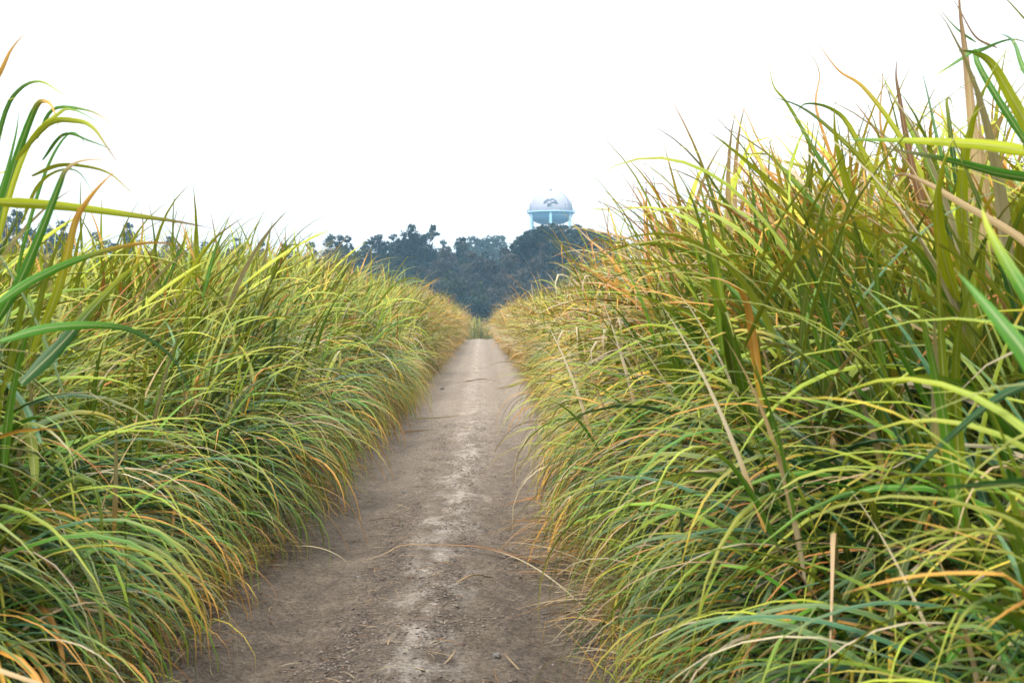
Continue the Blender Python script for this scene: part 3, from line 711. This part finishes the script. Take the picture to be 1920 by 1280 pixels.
fallen('longest dry leaf lying across the middle of the track in the foreground', [(1030, 1060), (960, 1052), (900, 1043), (830, 1042), (755, 1040), (720, 1050), (655, 1058)], .020, 'brown', 'tan')
fallen('thin pale leaf beside the longest fallen leaf, ending in the brown tuft', [(1035, 1062), (980, 1055), (930, 1042), (870, 1030)], .010, 'tan', 'straw')
fallen('short straight tan leaf, nearest the viewer of the leaves lying on the track', [(856, 1106), (885, 1103), (920, 1102), (965, 1111)], .018, 'tan', 'brown')
fallen('thin dark twig-like leaf curving from the left bank onto the track', [(690, 975), (730, 985), (782, 994)], .010, 'brown', 'brown')
fallen('pale leaf lying crosswise on the bleached strip in the middle distance', [(765, 788), (820, 788), (860, 787), (897, 784)], .030, 'straw', 'tan')
fallen('short orange leaf by the left edge just nearer than the pale crosswise leaf', [(755, 813), (790, 812), (826, 809)], .025, 'orange', 'tan')
fallen('farthest fallen leaf, a brown streak crossing the track', [(872, 717), (905, 716), (945, 718)], .045, 'brown', 'tan')
fallen('yellow-green leaf tip lying at the right edge in the far part of the track', [(980, 722), (950, 727), (927, 731)], .06, 'ygreen', 'orange')
fallen('brown leaf poking out of the right bank beyond the orange-brown tuft', [(1035, 800), (1000, 801), (958, 799)], .028, 'brown', 'tan')
fallen('reddish leaf jutting from the right bank onto the bare soil', [(1060, 880), (1020, 882), (975, 884)], .022, 'rust', 'tan')
fallen('curled brown leaf at the lower right near the flattened straw tuft', [(1110, 1150), (1060, 1158), (1015, 1154)], .016, 'brown', 'rust')
fallen('dark bent leaf lying against the left bank beside the crushed straw tuft', [(615, 945), (640, 960), (665, 968)], .016, 'brown', 'brown')

# slim leaf caught in the air to the right of the tower
G = Geo(); C = catmull([at(1106, 392, 13), at(1130, 392.5, 13.05), at(1156, 393, 13.1)], 12)
sd = np.tile((0, .5, .866), (12, 1)); s = np.linspace(0, 1, 12)
ribbon(G, C[None], sd[None], (.016 * np.sin(math.pi * np.clip(s, .03, .97)) ** .6)[None], PAL['ygreen'][None], PAL['yellow'][None], np.array([.3]), np.array([.9]))
b0 = tuple(C[0]); o = G.build('blown_leaf', M_BLADE, smooth=True, local=b0); o.location = b0
tag(o, 'slim green leaf floating level in the white sky right of the water tower', 'leaf')

# litter and crumbs
def on_track(n, y0=4.5, y1=45, mode='edge'):
    y = y0 * (y1 / y0) ** rng.random(n)
    if mode == 'edge':
        sdn = rng.random(n) < .5
        x = np.where(sdn, edge_l(y) + .04 + np.abs(rng.normal(0, .2, n)), edge_r(y) - .04 - np.abs(rng.normal(0, .18, n)))
    else:
        near = np.maximum(0, (16 - y) * .02)
        c = rng.choice([-.53, -.02, .35, -.15], n, p=[.42, .25, .18, .15])
        x = c - near + rng.normal(0, .12, n)
        u = rng.random(n) < .25; x = np.where(u, rng.uniform(-1.4, .95, n), x)
    return x, y, track_z(x, y)
n = 10000; x, y, z = on_track(n, mode='edge'); xm, ym, zm = on_track(700, mode='mid'); x[:700], y[:700], z[:700] = xm, ym, zm
G = Geo(); a = rng.uniform(0, 6.28, n)
C, side = arcs(np.stack([x, y, z + .006], -1), a, rng.uniform(0, .25, n), rng.uniform(0, .4, n), rng.uniform(.03, .2, n), 4, 1.2, rng.normal(0, .8, n), rng.normal(0, 1, n))
bc = np.stack([PAL[k] for k in ('tan', 'straw', 'brown', 'brown')])[rng.integers(0, 4, n)] * .8
ribbon(G, C, side, np.broadcast_to(np.array([.7, 1, .8, .15])[None] * rng.uniform(.003, .009, n)[:, None], (n, 4)), bc, bc, np.zeros(n), np.ones(n))
o = G.build('leaf_litter', M_DRY, smooth=True); tag(o, 'scraps of dry broken leaf strewn along both edges of the track', 'leaf litter', kind='stuff')

ico = np.array([(0, 0, 1), (.9, 0, .2), (.28, .85, .3), (-.72, .53, .1), (-.72, -.53, .3), (.28, -.85, .1), (0, 0, -.6)])
icf = np.array([(0, 1, 2), (0, 2, 3), (0, 3, 4), (0, 4, 5), (0, 5, 1), (6, 2, 1), (6, 3, 2), (6, 4, 3), (6, 5, 4), (6, 1, 5)])
def lumps(n, mode, smin, smax, y1):
    x, y, z = on_track(n, 4.5, y1, mode)
    keep = fbm(x * 3.5, y * 2.2, 3, 77) > rng.normal(.03, .06, n); x, y, z = x[keep], y[keep], z[keep]; n = len(x)
    s = smin * (smax / smin) ** (rng.random(n) ** 2.0)
    V = ico[None] * rng.uniform(.6, 1.3, (n, 7, 1)); V = V * s[:, None, None] * np.array([1, 1, .5])
    a = rng.uniform(0, 6.28, n); ca, sa = np.cos(a)[:, None], np.sin(a)[:, None]
    V = np.stack([V[..., 0] * ca - V[..., 1] * sa, V[..., 0] * sa + V[..., 1] * ca, V[..., 2]], -1) + np.stack([x, y, z + s * .15], -1)[:, None]
    Fc = (np.arange(n)[:, None, None] * 7 + icf[None]).reshape(-1, 3)
    cc = np.repeat(np.array([(.12, .096, .08)]) * rng.uniform(.5, 2.0, (n, 1)), 7, 0)
    return V.reshape(-1, 3), Fc, cc
V, Fc, cc = lumps(60000, 'mid', .0015, .015, 22)
G = Geo(); G.add(V, Fc, cc)
m, nt, out = new_mat('soil_crumb'); ca = N(nt, 'ShaderNodeAttribute', attribute_name='col'); p = N(nt, 'ShaderNodeBsdfPrincipled', i_Roughness=.95)
nt.links.new(ca.outputs['Color'], p.inputs['Base Color']); nt.links.new(p.outputs[0], out.inputs['Surface'])
o = G.build('soil_crumbs', m); tag(o, 'dark crumbs of soil scattered over the track', 'soil', kind='stuff')

def stone(label, px, py, r):
    g0 = ground_at(px, py); z = float(track_z(np.array(g0[0]), np.array(g0[1])))
    import bmesh
    bm = bmesh.new(); bmesh.ops.create_icosphere(bm, subdivisions=3, radius=r)
    for v in bm.verts:
        k = 1 + .3 * math.sin(v.co.x / r * 3.1 + px) * math.cos(v.co.y / r * 2.7) + .12 * math.sin(v.co.z / r * 7 + v.co.x / r * 5)
        v.co *= k; v.co.z *= .7
    me = bpy.data.meshes.new('stone'); bm.to_mesh(me); bm.free(); me.materials.append(M_STONE)
    me.polygons.foreach_set('use_smooth', np.ones(len(me.polygons), bool))
    o = bpy.data.objects.new('stone', me); COL.objects.link(o); o.location = (g0[0], g0[1], z + r * .3)
    return tag(o, label, 'stone', 'stones lying on the track')
stone('dark round stone just nearer than the left end of the longest fallen leaf', 671, 1078, .017)
stone('flat grey stone at the bottom of the photo right of centre', 930, 1239, .022)
stone('small black stone left of the bleached strip in the middle distance', 758, 925, .017)
stone('tiny dark stone at the left side in the far part of the track', 829, 728, .045)

# ------------------------------------------------------------------ trees
GZ = -1.45
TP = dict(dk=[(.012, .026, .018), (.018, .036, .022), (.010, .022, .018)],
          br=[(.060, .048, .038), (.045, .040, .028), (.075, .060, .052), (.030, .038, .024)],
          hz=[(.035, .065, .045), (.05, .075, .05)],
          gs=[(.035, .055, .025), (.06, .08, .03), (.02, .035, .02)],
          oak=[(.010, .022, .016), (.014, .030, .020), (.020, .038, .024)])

def crown_leaves(G, ctr, rad, n, size, pal, squash=.8, hollow=.55):
    u = rng.normal(size=(n, 3)); u /= np.linalg.norm(u, axis=1)[:, None]
    r = (hollow + (1.08 - hollow) * rng.random(n) ** .6)
    # clumpy: pull leaves to twig centres
    k = max(6, n // 22); tw = rng.normal(size=(k, 3)); tw /= np.linalg.norm(tw, axis=1)[:, None]; tw *= rng.uniform(.55, 1.12, (k, 1))
    ti = rng.integers(0, k, n)
    P = np.where((rng.random(n) < .75)[:, None], tw[ti] + rng.normal(0, .13, (n, 3)), u * r[:, None])
    P = P * np.array([rad, rad, rad * squash]) + np.array(ctr)
    s = size * rng.uniform(.6, 1.4, n)
    a = rng.normal(size=(n, 3)); a /= np.linalg.norm(a, axis=1)[:, None]
    b = np.cross(a, rng.normal(size=(n, 3))); b /= np.linalg.norm(b, axis=1)[:, None]
    c = np.cross(a, b)
    V = np.stack([P - a * s[:, None], P - b * (s * .5)[:, None] + c * (s * .15)[:, None], P + a * s[:, None], P + b * (s * .5)[:, None] + c * (s * .15)[:, None]], 1)
    base = np.array(pal)[rng.integers(0, len(pal), n)] * rng.uniform(.85, 1.18, (n, 1)) * rng.uniform(.6, 1.45)
    G.add(V.reshape(-1, 3), (np.arange(n)[:, None] * 4 + np.arange(4)[None]), np.repeat(base, 4, 0))

def tree(name, label, px, top, wpx, depth, kind, low=.25, lobes=None, dens=1.0, size=.26, group='trees beyond the end of the field'):
    f = depth / F; x0 = (px - VX) * f; ztop = EYE + (VY - top) * f; W = wpx * f; H = ztop - GZ
    root = empty(name, (x0, depth, GZ), label, 'shrub' if name == 'shrub' else 'tree', group)
    T = Geo(); Cg = Geo(); pal = TP[kind]
    zc0 = H * low
    if lobes is None:
        k = random.randint(9, 13); lobes = []
        for i in range(k):
            t = (i + .5) / k; z = zc0 + (H - zc0) * (t * .82 + .06)
            env = math.sin(math.pi * (.22 + .58 * t)) ** .8
            a = i * 2.4 + random.random(); rr = W * .5 * env * random.uniform(.25, .75)
            lr = W * random.uniform(.22, .33) * (1 - .35 * t)
            lobes.append((rr * math.cos(a), rr * math.sin(a), z, lr))
        lr = W * .12; lobes.append((random.uniform(-.1, .1) * W, 0, H - lr * .8, lr))
    else:
        lobes = [((lx - px) * f, random.uniform(-.2, .2) * W, EYE + (VY - ly) * f - GZ, lr * f) for lx, ly, lr in lobes]
    tz = H * .55; m = 6; s = np.linspace(0, 1, m)
    bend = np.array([random.uniform(-.05, .05) * H, 0])
    tp = np.stack([bend[0] * s ** 2, 0 * s, tz * s], -1)
    r0 = max(.12, H * .018)
    T.tube(tp, r0 * (1.15 - .65 * s), 8)
    for lx, ly, lz, lr in lobes:
        t0 = random.uniform(.35, .95) if lz > tz * .5 else random.uniform(.15, .5)
        p0 = np.array([np.interp(t0, s, tp[:, i]) for i in range(3)]); p1 = np.array((lx, ly, lz))
        mid = (p0 + p1) / 2 + np.array([0, 0, -.1 * abs(lx)])
        T.tube(catmull([p0, mid, p1], 6), np.linspace(r0 * .42, r0 * .1, 6), 5)
        for _ in range(3):
            q = p1 + np.random.default_rng(int(abs(lx * 997 + lz * 31 + _)) + 1).normal(0, lr * .55, 3)
            T.tube([p1 * .7 + mid * .3, (p1 + q) / 2, q], [r0 * .12, r0 * .08, r0 * .03], 4, cap=False)
        n = int(np.clip(lr * lr * 190 * dens / (size / .26) ** 2, 120, 4200))
        crown_leaves(Cg, (lx, ly, lz), lr, n, size, pal)
    T.build('trunk', M_BARK, root, smooth=True); Cg.build('crown', M_CROWN, root)
    return root

# tall tree with a forked, feathery top
tree('evergreen_tree', 'tallest dark tree left of the gap with a feathery forked top', 778, 416, 110, 215, 'dk', lobes=[
    (772, 430, 9), (770, 445, 16), (785, 452, 16), (800, 446, 11), (810, 436, 10), (813, 429, 6), (758, 462, 16), (778, 470, 24), (800, 472, 18), (742, 462, 13), (738, 446, 7), (752, 482, 24), (790, 496, 28), (765, 516, 30), (800, 530, 28), (775, 548, 30)], size=.24, dens=1.3)
tree('evergreen_tree', 'airy dark tree with three tufted heads at the left end of the treeline gap', 632, 436, 60, 215, 'dk', lobes=[
    (619, 444, 7), (617, 455, 11), (635, 447, 9), (634, 460, 10), (652, 449, 8), (654, 462, 9), (640, 478, 20), (620, 482, 18), (660, 485, 17), (640, 510, 26)], dens=1.2, size=.22)
tree('evergreen_tree', 'open dark tree between the three-headed tree and the tallest tree', 706, 438, 70, 218, 'dk', lobes=[
    (711, 445, 7), (705, 454, 12), (720, 460, 13), (688, 458, 6), (684, 466, 8), (700, 475, 20), (725, 478, 18), (678, 484, 14), (705, 500, 26), (732, 505, 24)], dens=1.15, size=.22)
tree('evergreen_tree', 'low dark tree just left of the three-headed airy tree', 578, 454, 66, 222, 'dk', dens=.9)
tree('evergreen_tree', 'first small dark tree showing over the left bank, right of the leafy clump', 440, 446, 60, 216, 'dk', dens=1, size=.22)
tree('evergreen_tree', 'second small dark tree showing over the left bank', 487, 452, 56, 219, 'dk', dens=1, size=.22)
tree('evergreen_tree', 'third small dark tree showing over the left bank, next to the low dark tree', 532, 456, 56, 224, 'dk', dens=1, size=.22)
tree('evergreen_tree', 'rounded dark tree rising behind the arching blades at the left', 238, 420, 76, 200, 'oak', dens=1.3, size=.24)
tree('evergreen_tree', 'lower dark tree beside the rounded tree at the left', 186, 436, 70, 205, 'dk', dens=1.2)
tree('evergreen_tree', 'dark tree glimpsed through the far left clump', 110, 414, 90, 195, 'dk', dens=1.2)
tree('evergreen_tree', 'dark tree at the far left edge behind the tallest clump', 32, 396, 110, 190, 'oak', dens=1.2)
tree('evergreen_tree', 'small dark tree hidden low behind the leafy left clump', 320, 446, 90, 215, 'dk', dens=1.0)
tree('evergreen_tree', 'low dark tree behind the left clump top, left of the first small dark tree', 385, 452, 70, 218, 'dk', dens=1.0)
# spreading oak below the tower
tree('oak_tree', 'broad dark oak whose domed crown covers the legs of the water tower', 1040, 424, 150, 200, 'oak', lobes=[
    (970, 462, 13), (984, 452, 15), (998, 444, 17), (1015, 438, 16), (1034, 432, 15), (1050, 436, 16), (1064, 445, 16), (1005, 462, 22), (1030, 455, 24), (1055, 462, 24), (1078, 455, 14), (985, 478, 22), (1015, 485, 28), (1050, 488, 28), (966, 470, 8)], dens=1.9, size=.23)
tree('oak_tree', 'dark oak joined to the right of the broad oak beside the tower', 1115, 428, 130, 204, 'oak', lobes=[
    (1078, 433, 11), (1092, 440, 13), (1106, 438, 12), (1122, 446, 13), (1136, 446, 12), (1152, 454, 13), (1166, 460, 10), (1100, 460, 20), (1128, 466, 22), (1155, 474, 18), (1110, 485, 28), (1145, 492, 26), (1176, 474, 8)], dens=1.8, size=.23)
# paler trees farther away
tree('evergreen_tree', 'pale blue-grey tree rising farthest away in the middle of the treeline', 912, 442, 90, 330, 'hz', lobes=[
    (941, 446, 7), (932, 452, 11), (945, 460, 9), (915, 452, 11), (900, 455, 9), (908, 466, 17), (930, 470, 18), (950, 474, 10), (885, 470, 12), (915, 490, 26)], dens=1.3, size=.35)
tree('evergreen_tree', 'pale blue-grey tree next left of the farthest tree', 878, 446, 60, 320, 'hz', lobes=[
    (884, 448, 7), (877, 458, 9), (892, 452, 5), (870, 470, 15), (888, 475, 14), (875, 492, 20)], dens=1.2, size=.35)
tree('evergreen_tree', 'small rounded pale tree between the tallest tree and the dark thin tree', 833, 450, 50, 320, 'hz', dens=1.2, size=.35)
tree('evergreen_tree', 'dark thin-topped tree in front of the pale far trees', 868, 446, 60, 222, 'dk', lobes=[
    (870, 449, 4), (862, 452, 7), (860, 463, 10), (872, 462, 9), (866, 480, 17), (855, 500, 22), (880, 505, 22)], dens=1.2, size=.22)
# brownish bare-ish trees in the middle
GB = 'brown autumn trees in front of the dark ones'
tree('autumn_tree', 'grey-brown tree filling the wood right of the tallest tree', 828, 462, 92, 208, 'br', low=.12, dens=1.5, size=.2, group=GB)
tree('autumn_tree', 'brown tree with a rounded crown under the pale far trees', 888, 470, 84, 203, 'br', low=.12, dens=1.5, size=.2, group=GB)
tree('autumn_tree', 'rusty brown tree left of the broad oak', 946, 466, 84, 200, 'br', low=.12, dens=1.5, size=.2, group=GB)
tree('autumn_tree', 'brown pointed tree standing before the broad oak under the tower', 1010, 452, 66, 192, 'br', low=.12, dens=1.5, size=.2, group=GB)
tree('autumn_tree', 'brown tree before the joint of the two oaks', 1075, 472, 74, 192, 'br', low=.12, dens=1.4, size=.2, group=GB)
tree('autumn_tree', 'low brown tree half hidden by the right bank under the right-hand oak', 1130, 490, 70, 190, 'br', low=.12, dens=1.4, size=.2, group=GB)
tree('autumn_tree', 'dim brown tree low in the middle of the wood', 975, 505, 80, 188, 'br', low=.1, dens=1.4, size=.2, group=GB)
GS = 'shrubs along the foot of the wood'
def shrub(label, px, top, w, d, kind='gs'): tree('shrub', label, px, top, w, d, kind, low=.08, dens=1.4, size=.2, group=GS)
shrub('green-tipped shrub left of the gap below the grey-brown tree', 846, 508, 74, 184)
shrub('upright olive shrub in the centre of the gap', 903, 528, 50, 182)
shrub('dark shrub at the foot of the tallest tree', 788, 515, 84, 186, 'dk')
shrub('dark low shrub over the notch of the two banks', 890, 556, 76, 178, 'dk')
shrub('dull brown shrub right of the notch', 948, 545, 60, 180, 'br')
shrub('dark green shrub low at the right below the broad oak', 1005, 538, 74, 182, 'dk')
shrub('dark shrub behind the crest of the right bank', 1062, 520, 80, 184, 'dk')
shrub('dark shrub peeping above the left bank under the open dark tree', 728, 506, 80, 186, 'dk')
shrub('farthest right shrub just over the right bank', 1190, 470, 60, 200, 'dk')

# thick shaded woodland behind the single trees
G = Geo()
for k in range(400):
    x = random.uniform(-120, 60); y = random.uniform(232, 262); z = random.uniform(0, 13 if x < 30 else 9)
    if k % 2: x = random.uniform(-32, 24); z = random.uniform(3, 13.5)
    crown_leaves(G, (x, y, GZ + z), random.uniform(2.6, 4.2), 520, .36, TP['dk'] + TP['br'][1:2], 1.0, .3)
o = G.build('woodland', M_CROWN); tag(o, 'dense dark wood filling in behind the single trees', 'woodland', kind='stuff')

# ------------------------------------------------------------------ water tower
D = 430.0; fm = D / F
TX = (1033 - VX) * fm; RT = 41 * fm; ZB = EYE + (VY - 398.5) * fm
tw = empty('water_tower', (TX, D, GZ), 'white and blue elevated water tank on columns above the trees, with a tree emblem', 'water tower')
Zb = ZB - GZ
up = 40.5 * fm; dn = 23.5 * fm
def tank_r(z):   # radius at height z above the balcony
    return RT * max(0, 1 - (z / up) ** 2.35) ** (1 / 2.1)
G = Geo(); prof = [(RT, 0)] + [(tank_r(up * math.sin(t)), up * math.sin(t)) for t in np.linspace(.04, math.pi / 2 - .02, 26)] + [(.001, up)]
G.lathe([(r, Zb + z) for r, z in prof], 0, 0, 72); tank = G.build('tank', M_TWHITE, tw, smooth=True, attrs=False)
G = Geo(); pr = [(RT * max(0, 1 - (t) ** 2.5) ** (1 / 2.2), -dn * t) for t in np.linspace(0, 1, 24)]; pr[-1] = (.001, -dn)
G.lathe([(r - .004, Zb + z - .004) for r, z in pr][::-1], 0, 0, 72); G.build('bowl', M_TBLUE, tw, smooth=True, attrs=False)
# balcony ring with railing
G = Geo(); RO = 45 * fm
G.lathe([(RT - .05, Zb - .30), (RO, Zb - .30), (RO, Zb + .12), (RO - .08, Zb + .12), (RO - .08, Zb - .2), (RT - .05, Zb - .2)], 0, 0, 72)
bal = G.build('balcony', M_LBLUE, tw, attrs=False)
G = Geo(); th = np.linspace(0, 2 * math.pi, 73)
for zz, r in ((1.15, .05), (.65, .03)):
    G.tube(np.stack([(RO - .05) * np.cos(th), (RO - .05) * np.sin(th), Zb + zz + 0 * th], -1), r, 5, cap=False)
for a in np.linspace(0, 2 * math.pi, 36, endpoint=False):
    G.tube([((RO - .05) * math.cos(a), (RO - .05) * math.sin(a), Zb - .1), ((RO - .05) * math.cos(a), (RO - .05) * math.sin(a), Zb + 1.15)], .045, 5)
G.build('railing', M_RAIL, bal, attrs=False)
for k in range(6):      # columns, first one facing the viewer
    a = -math.pi / 2 + k * math.pi / 3 - .07
    rr = RT * 1.0 ; G = Geo(); cx, cy = rr * math.cos(a), rr * math.sin(a)
    G.lathe([(.46, 0), (.46, Zb - dn * .55), (.44, Zb - dn * .3), (.30, Zb - .32)], cx, cy, 20)
    G.lathe([(.9, 0), (.9, .35), (.48, .6)], cx, cy, 20)
    G.build('leg', M_LBLUE, tw, smooth=True, attrs=False)
G = Geo()
for k in range(6):
    a0 = -math.pi / 2 + k * math.pi / 3 - .07; a1 = a0 + math.pi / 3
    for z0, z1 in ((1.5, 15), (15, 27.5)):
        p = lambda a, z: (RT * math.cos(a), RT * math.sin(a), z)
        G.tube([p(a0, z0), p(a1, z1)], .03, 5); G.tube([p(a1, z0), p(a0, z1)], .03, 5)
    for z0 in (15, 27.5): G.tube([p(a0, z0), p(a1, z0)], .14, 6)
G.build('bracing', M_LBLUE, tw, attrs=False)
G = Geo(); G.lathe([(1.1, 0), (1.1, 2), (.75, 3), (.75, Zb - dn + .3)], 0, 0, 24); G.build('riser_pipe', M_LBLUE, tw, smooth=True, attrs=False)
G = Geo(); G.lathe([(.5, Zb + up - .15), (.5, Zb + up + .35), (.62, Zb + up + .4), (.3, Zb + up + .7), (.001, Zb + up + .75)], 0, 0, 20); G.build('vent', M_TWHITE, tw, attrs=False)
# ladder with rails following the right shoulder
G = Geo(); al = R(-38)
zz = np.linspace(.2, up * .985, 26); rr = np.array([tank_r(z) for z in zz])
for o2 in (-.22, .22):
    q = al + o2 / RT
    G.tube(np.stack([(rr + .22) * math.cos(q), (rr + .22) * math.sin(q), Zb + zz + .15], -1), .04, 5)
for i in range(0, 26):
    a0, a1 = al - .22 / RT, al + .22 / RT
    G.tube([((rr[i] + .22) * math.cos(a0), (rr[i] + .22) * math.sin(a0), Zb + zz[i] + .15), ((rr[i] + .22) * math.cos(a1), (rr[i] + .22) * math.sin(a1), Zb + zz[i] + .15)], .025, 4)
G.build('ladder', M_RAIL, tw, attrs=False)
def on_tank(px, py, lift=.03):
    x = (px - 1033) * fm; z = (398.5 - py) * fm; r = tank_r(max(z, 0)) + lift
    x = max(-r * .999, min(r * .999, x)); return (x, -math.sqrt(max(r * r - x * x, 0)), Zb + z)
def antenna(px, z0, z1):
    G = Geo(); x = (px - 1033) * fm; r = RO - .15; y = -math.sqrt(max(0, r * r - x * x))
    G.tube([(x, y, Zb - .1), (x, y, Zb + z1)], .05, 6); G.box(x - .14, x + .14, y - .1, y + .1, Zb + z0, Zb + z1 + .05)
    G.build('antenna', M_RAIL, tw, attrs=False)
antenna(993, 1.5, 2.7); antenna(1057.5, 1.9, 2.4); antenna(1069, 1.7, 3.2)
# painted emblem: a spreading tree (polygons in photo pixels, wrapped round the tank)
def decal(name, polys, mat, lift=.03):
    import bmesh
    bm = bmesh.new()
    for poly in polys:
        vs = [bm.verts.new((x, y, 0)) for x, y in poly]
        f = bm.faces.new(vs)
    bmesh.ops.triangulate(bm, faces=bm.faces[:]); 
    bmesh.ops.subdivide_edges(bm, edges=bm.edges[:], cuts=2, use_grid_fill=True)
    for v in bm.verts: v.co = on_tank(v.co.x, v.co.y, lift)
    me = bpy.data.meshes.new(name); bm.to_mesh(me); bm.free(); me.materials.append(mat)
    o = bpy.data.objects.new(name, me); COL.objects.link(o); o.parent = tank
    return o
Z = lambda pts: [(980 + x / 16, 350 + y / 16) for x, y in pts]      # measured on the enlarged photograph
decal('tree_emblem', [
    Z([(585, 572), (600, 556), (628, 545), (640, 530), (600, 512), (612, 500), (640, 492), (618, 484), (632, 470), (668, 462), (678, 438), (690, 420), (712, 416), (730, 420), (757, 418), (768, 432), (776, 448), (800, 425), (828, 408), (858, 403), (890, 415), (912, 432), (938, 450), (970, 462), (1000, 480), (985, 494), (950, 494), (920, 480), (895, 470), (880, 460), (850, 458), (832, 470), (822, 490), (815, 500), (795, 490), (775, 485), (750, 492), (730, 505), (712, 520), (700, 540), (670, 548), (640, 565), (610, 574)]),
    Z([(820, 545), (812, 524), (835, 505), (858, 500), (880, 512), (910, 498), (950, 500), (985, 510), (1008, 530), (1000, 545), (1030, 575), (1025, 588), (995, 585), (960, 570), (925, 560), (895, 556), (880, 575), (860, 560), (838, 555)]),
    Z([(792, 655), (800, 600), (785, 560), (765, 530), (770, 520), (800, 548), (822, 546), (836, 560), (828, 590), (820, 625), (822, 655)]),
    Z([(712, 660), (708, 600), (690, 580), (705, 562), (735, 555), (762, 558), (790, 575), (792, 600), (782, 640), (760, 645), (745, 662)])], M_MARK)
decal('ground_stroke', [Z([(822, 655), (840, 642), (870, 640), (905, 658), (860, 662)])], M_RAIL)
# edge of the lettering that wraps round the right-hand side
th3 = []
def arc3(cx, cy, r, a0, a1, w):
    a = np.linspace(R(a0), R(a1), 9)
    return [(cx + r * math.cos(t) * .55, cy + r * math.sin(t)) for t in a] + [(cx + (r - w) * math.cos(t) * .4, cy + (r - w) * math.sin(t)) for t in a[::-1]]
decal('numeral', [Z(arc3(1446, 590, 38, -110, 80, 17)), Z(arc3(1446, 652, 42, -70, 110, 18))], M_MARK, .04)

# ------------------------------------------------------------------ air
hz = Geo(); hz.box(-1450, 1450, -1350, 1550, -3, 60)
m, nt, out = new_mat('haze_air'); v = N(nt, 'ShaderNodeVolumePrincipled'); v.inputs['Density'].default_value = HZ_D if (HZ_D := .00062) else 0
v.inputs['Color'].default_value = (.40, .72, 1, 1); v.inputs['Anisotropy'].default_value = .2
nt.links.new(v.outputs[0], out.inputs['Volume'])
o = hz.build('haze', m, attrs=False); tag(o, 'thin pale blue haze over the whole field', 'haze', kind='stuff')

# ------------------------------------------------------------------ light
w = bpy.data.worlds.new('World'); sc.world = w; w.use_nodes = True; nt = w.node_tree; nt.nodes.clear()
EL, AZ = R(52), R(200)
sky = nt.nodes.new('ShaderNodeTexSky'); sky.sky_type = 'NISHITA'; sky.sun_disc = False; sky.sun_elevation = EL; sky.sun_rotation = AZ
sky.dust_density = 4; sky.air_density = 1.2
bw = N(nt, 'ShaderNodeHueSaturation'); bw.inputs['Saturation'].default_value = .3; nt.links.new(sky.outputs[0], bw.inputs['Color'])
tcw = N(nt, 'ShaderNodeTexCoord'); sw = N(nt, 'ShaderNodeSeparateXYZ'); nt.links.new(tcw.outputs['Generated'], sw.inputs[0])
veil = ramp(nt, math_node(nt, 'MAXIMUM', sw.outputs[2], 0.0), [(0, (.50, .50, .505)), (.28, (.51, .51, .515)), (1, (1.1, 1.1, 1.1))])     # overcast veil, brightest overhead
vm = N(nt, 'ShaderNodeVectorMath', operation='SCALE'); vm.inputs['Scale'].default_value = 26.0; nt.links.new(veil, vm.inputs[0])
cl = mix_col(nt, .62, bw.outputs[0], vm.outputs[0])
bg = nt.nodes.new('ShaderNodeBackground'); bg.inputs[1].default_value = .1; nt.links.new(cl, bg.inputs[0])
wo = nt.nodes.new('ShaderNodeOutputWorld'); nt.links.new(bg.outputs[0], wo.inputs[0])
sd_ = bpy.data.lights.new('sun', 'SUN'); sd_.energy = 2.4; sd_.angle = R(12); sd_.color = (1, .95, .87)
so = bpy.data.objects.new('sun', sd_); COL.objects.link(so)
# Nishita rotation 0 puts the sun at +Y and turns clockwise seen from above
dirv = np.array((math.sin(AZ) * math.cos(EL), math.cos(AZ) * math.cos(EL), math.sin(EL)))
import mathutils
so.rotation_euler = mathutils.Vector(dirv).to_track_quat('Z', 'Y').to_euler()

vs = sc.view_settings; vs.view_transform = 'Standard'; vs.look = 'None'; vs.gamma = 1; vs.exposure = .72; vs.use_curve_mapping = False
cy = sc.cycles
cy.max_bounces = 6; cy.diffuse_bounces = 2; cy.glossy_bounces = 2; cy.transmission_bounces = 4; cy.transparent_max_bounces = 4; cy.volume_bounces = 1
cy.use_adaptive_sampling = True; cy.adaptive_threshold = .02
cy.use_denoising = True
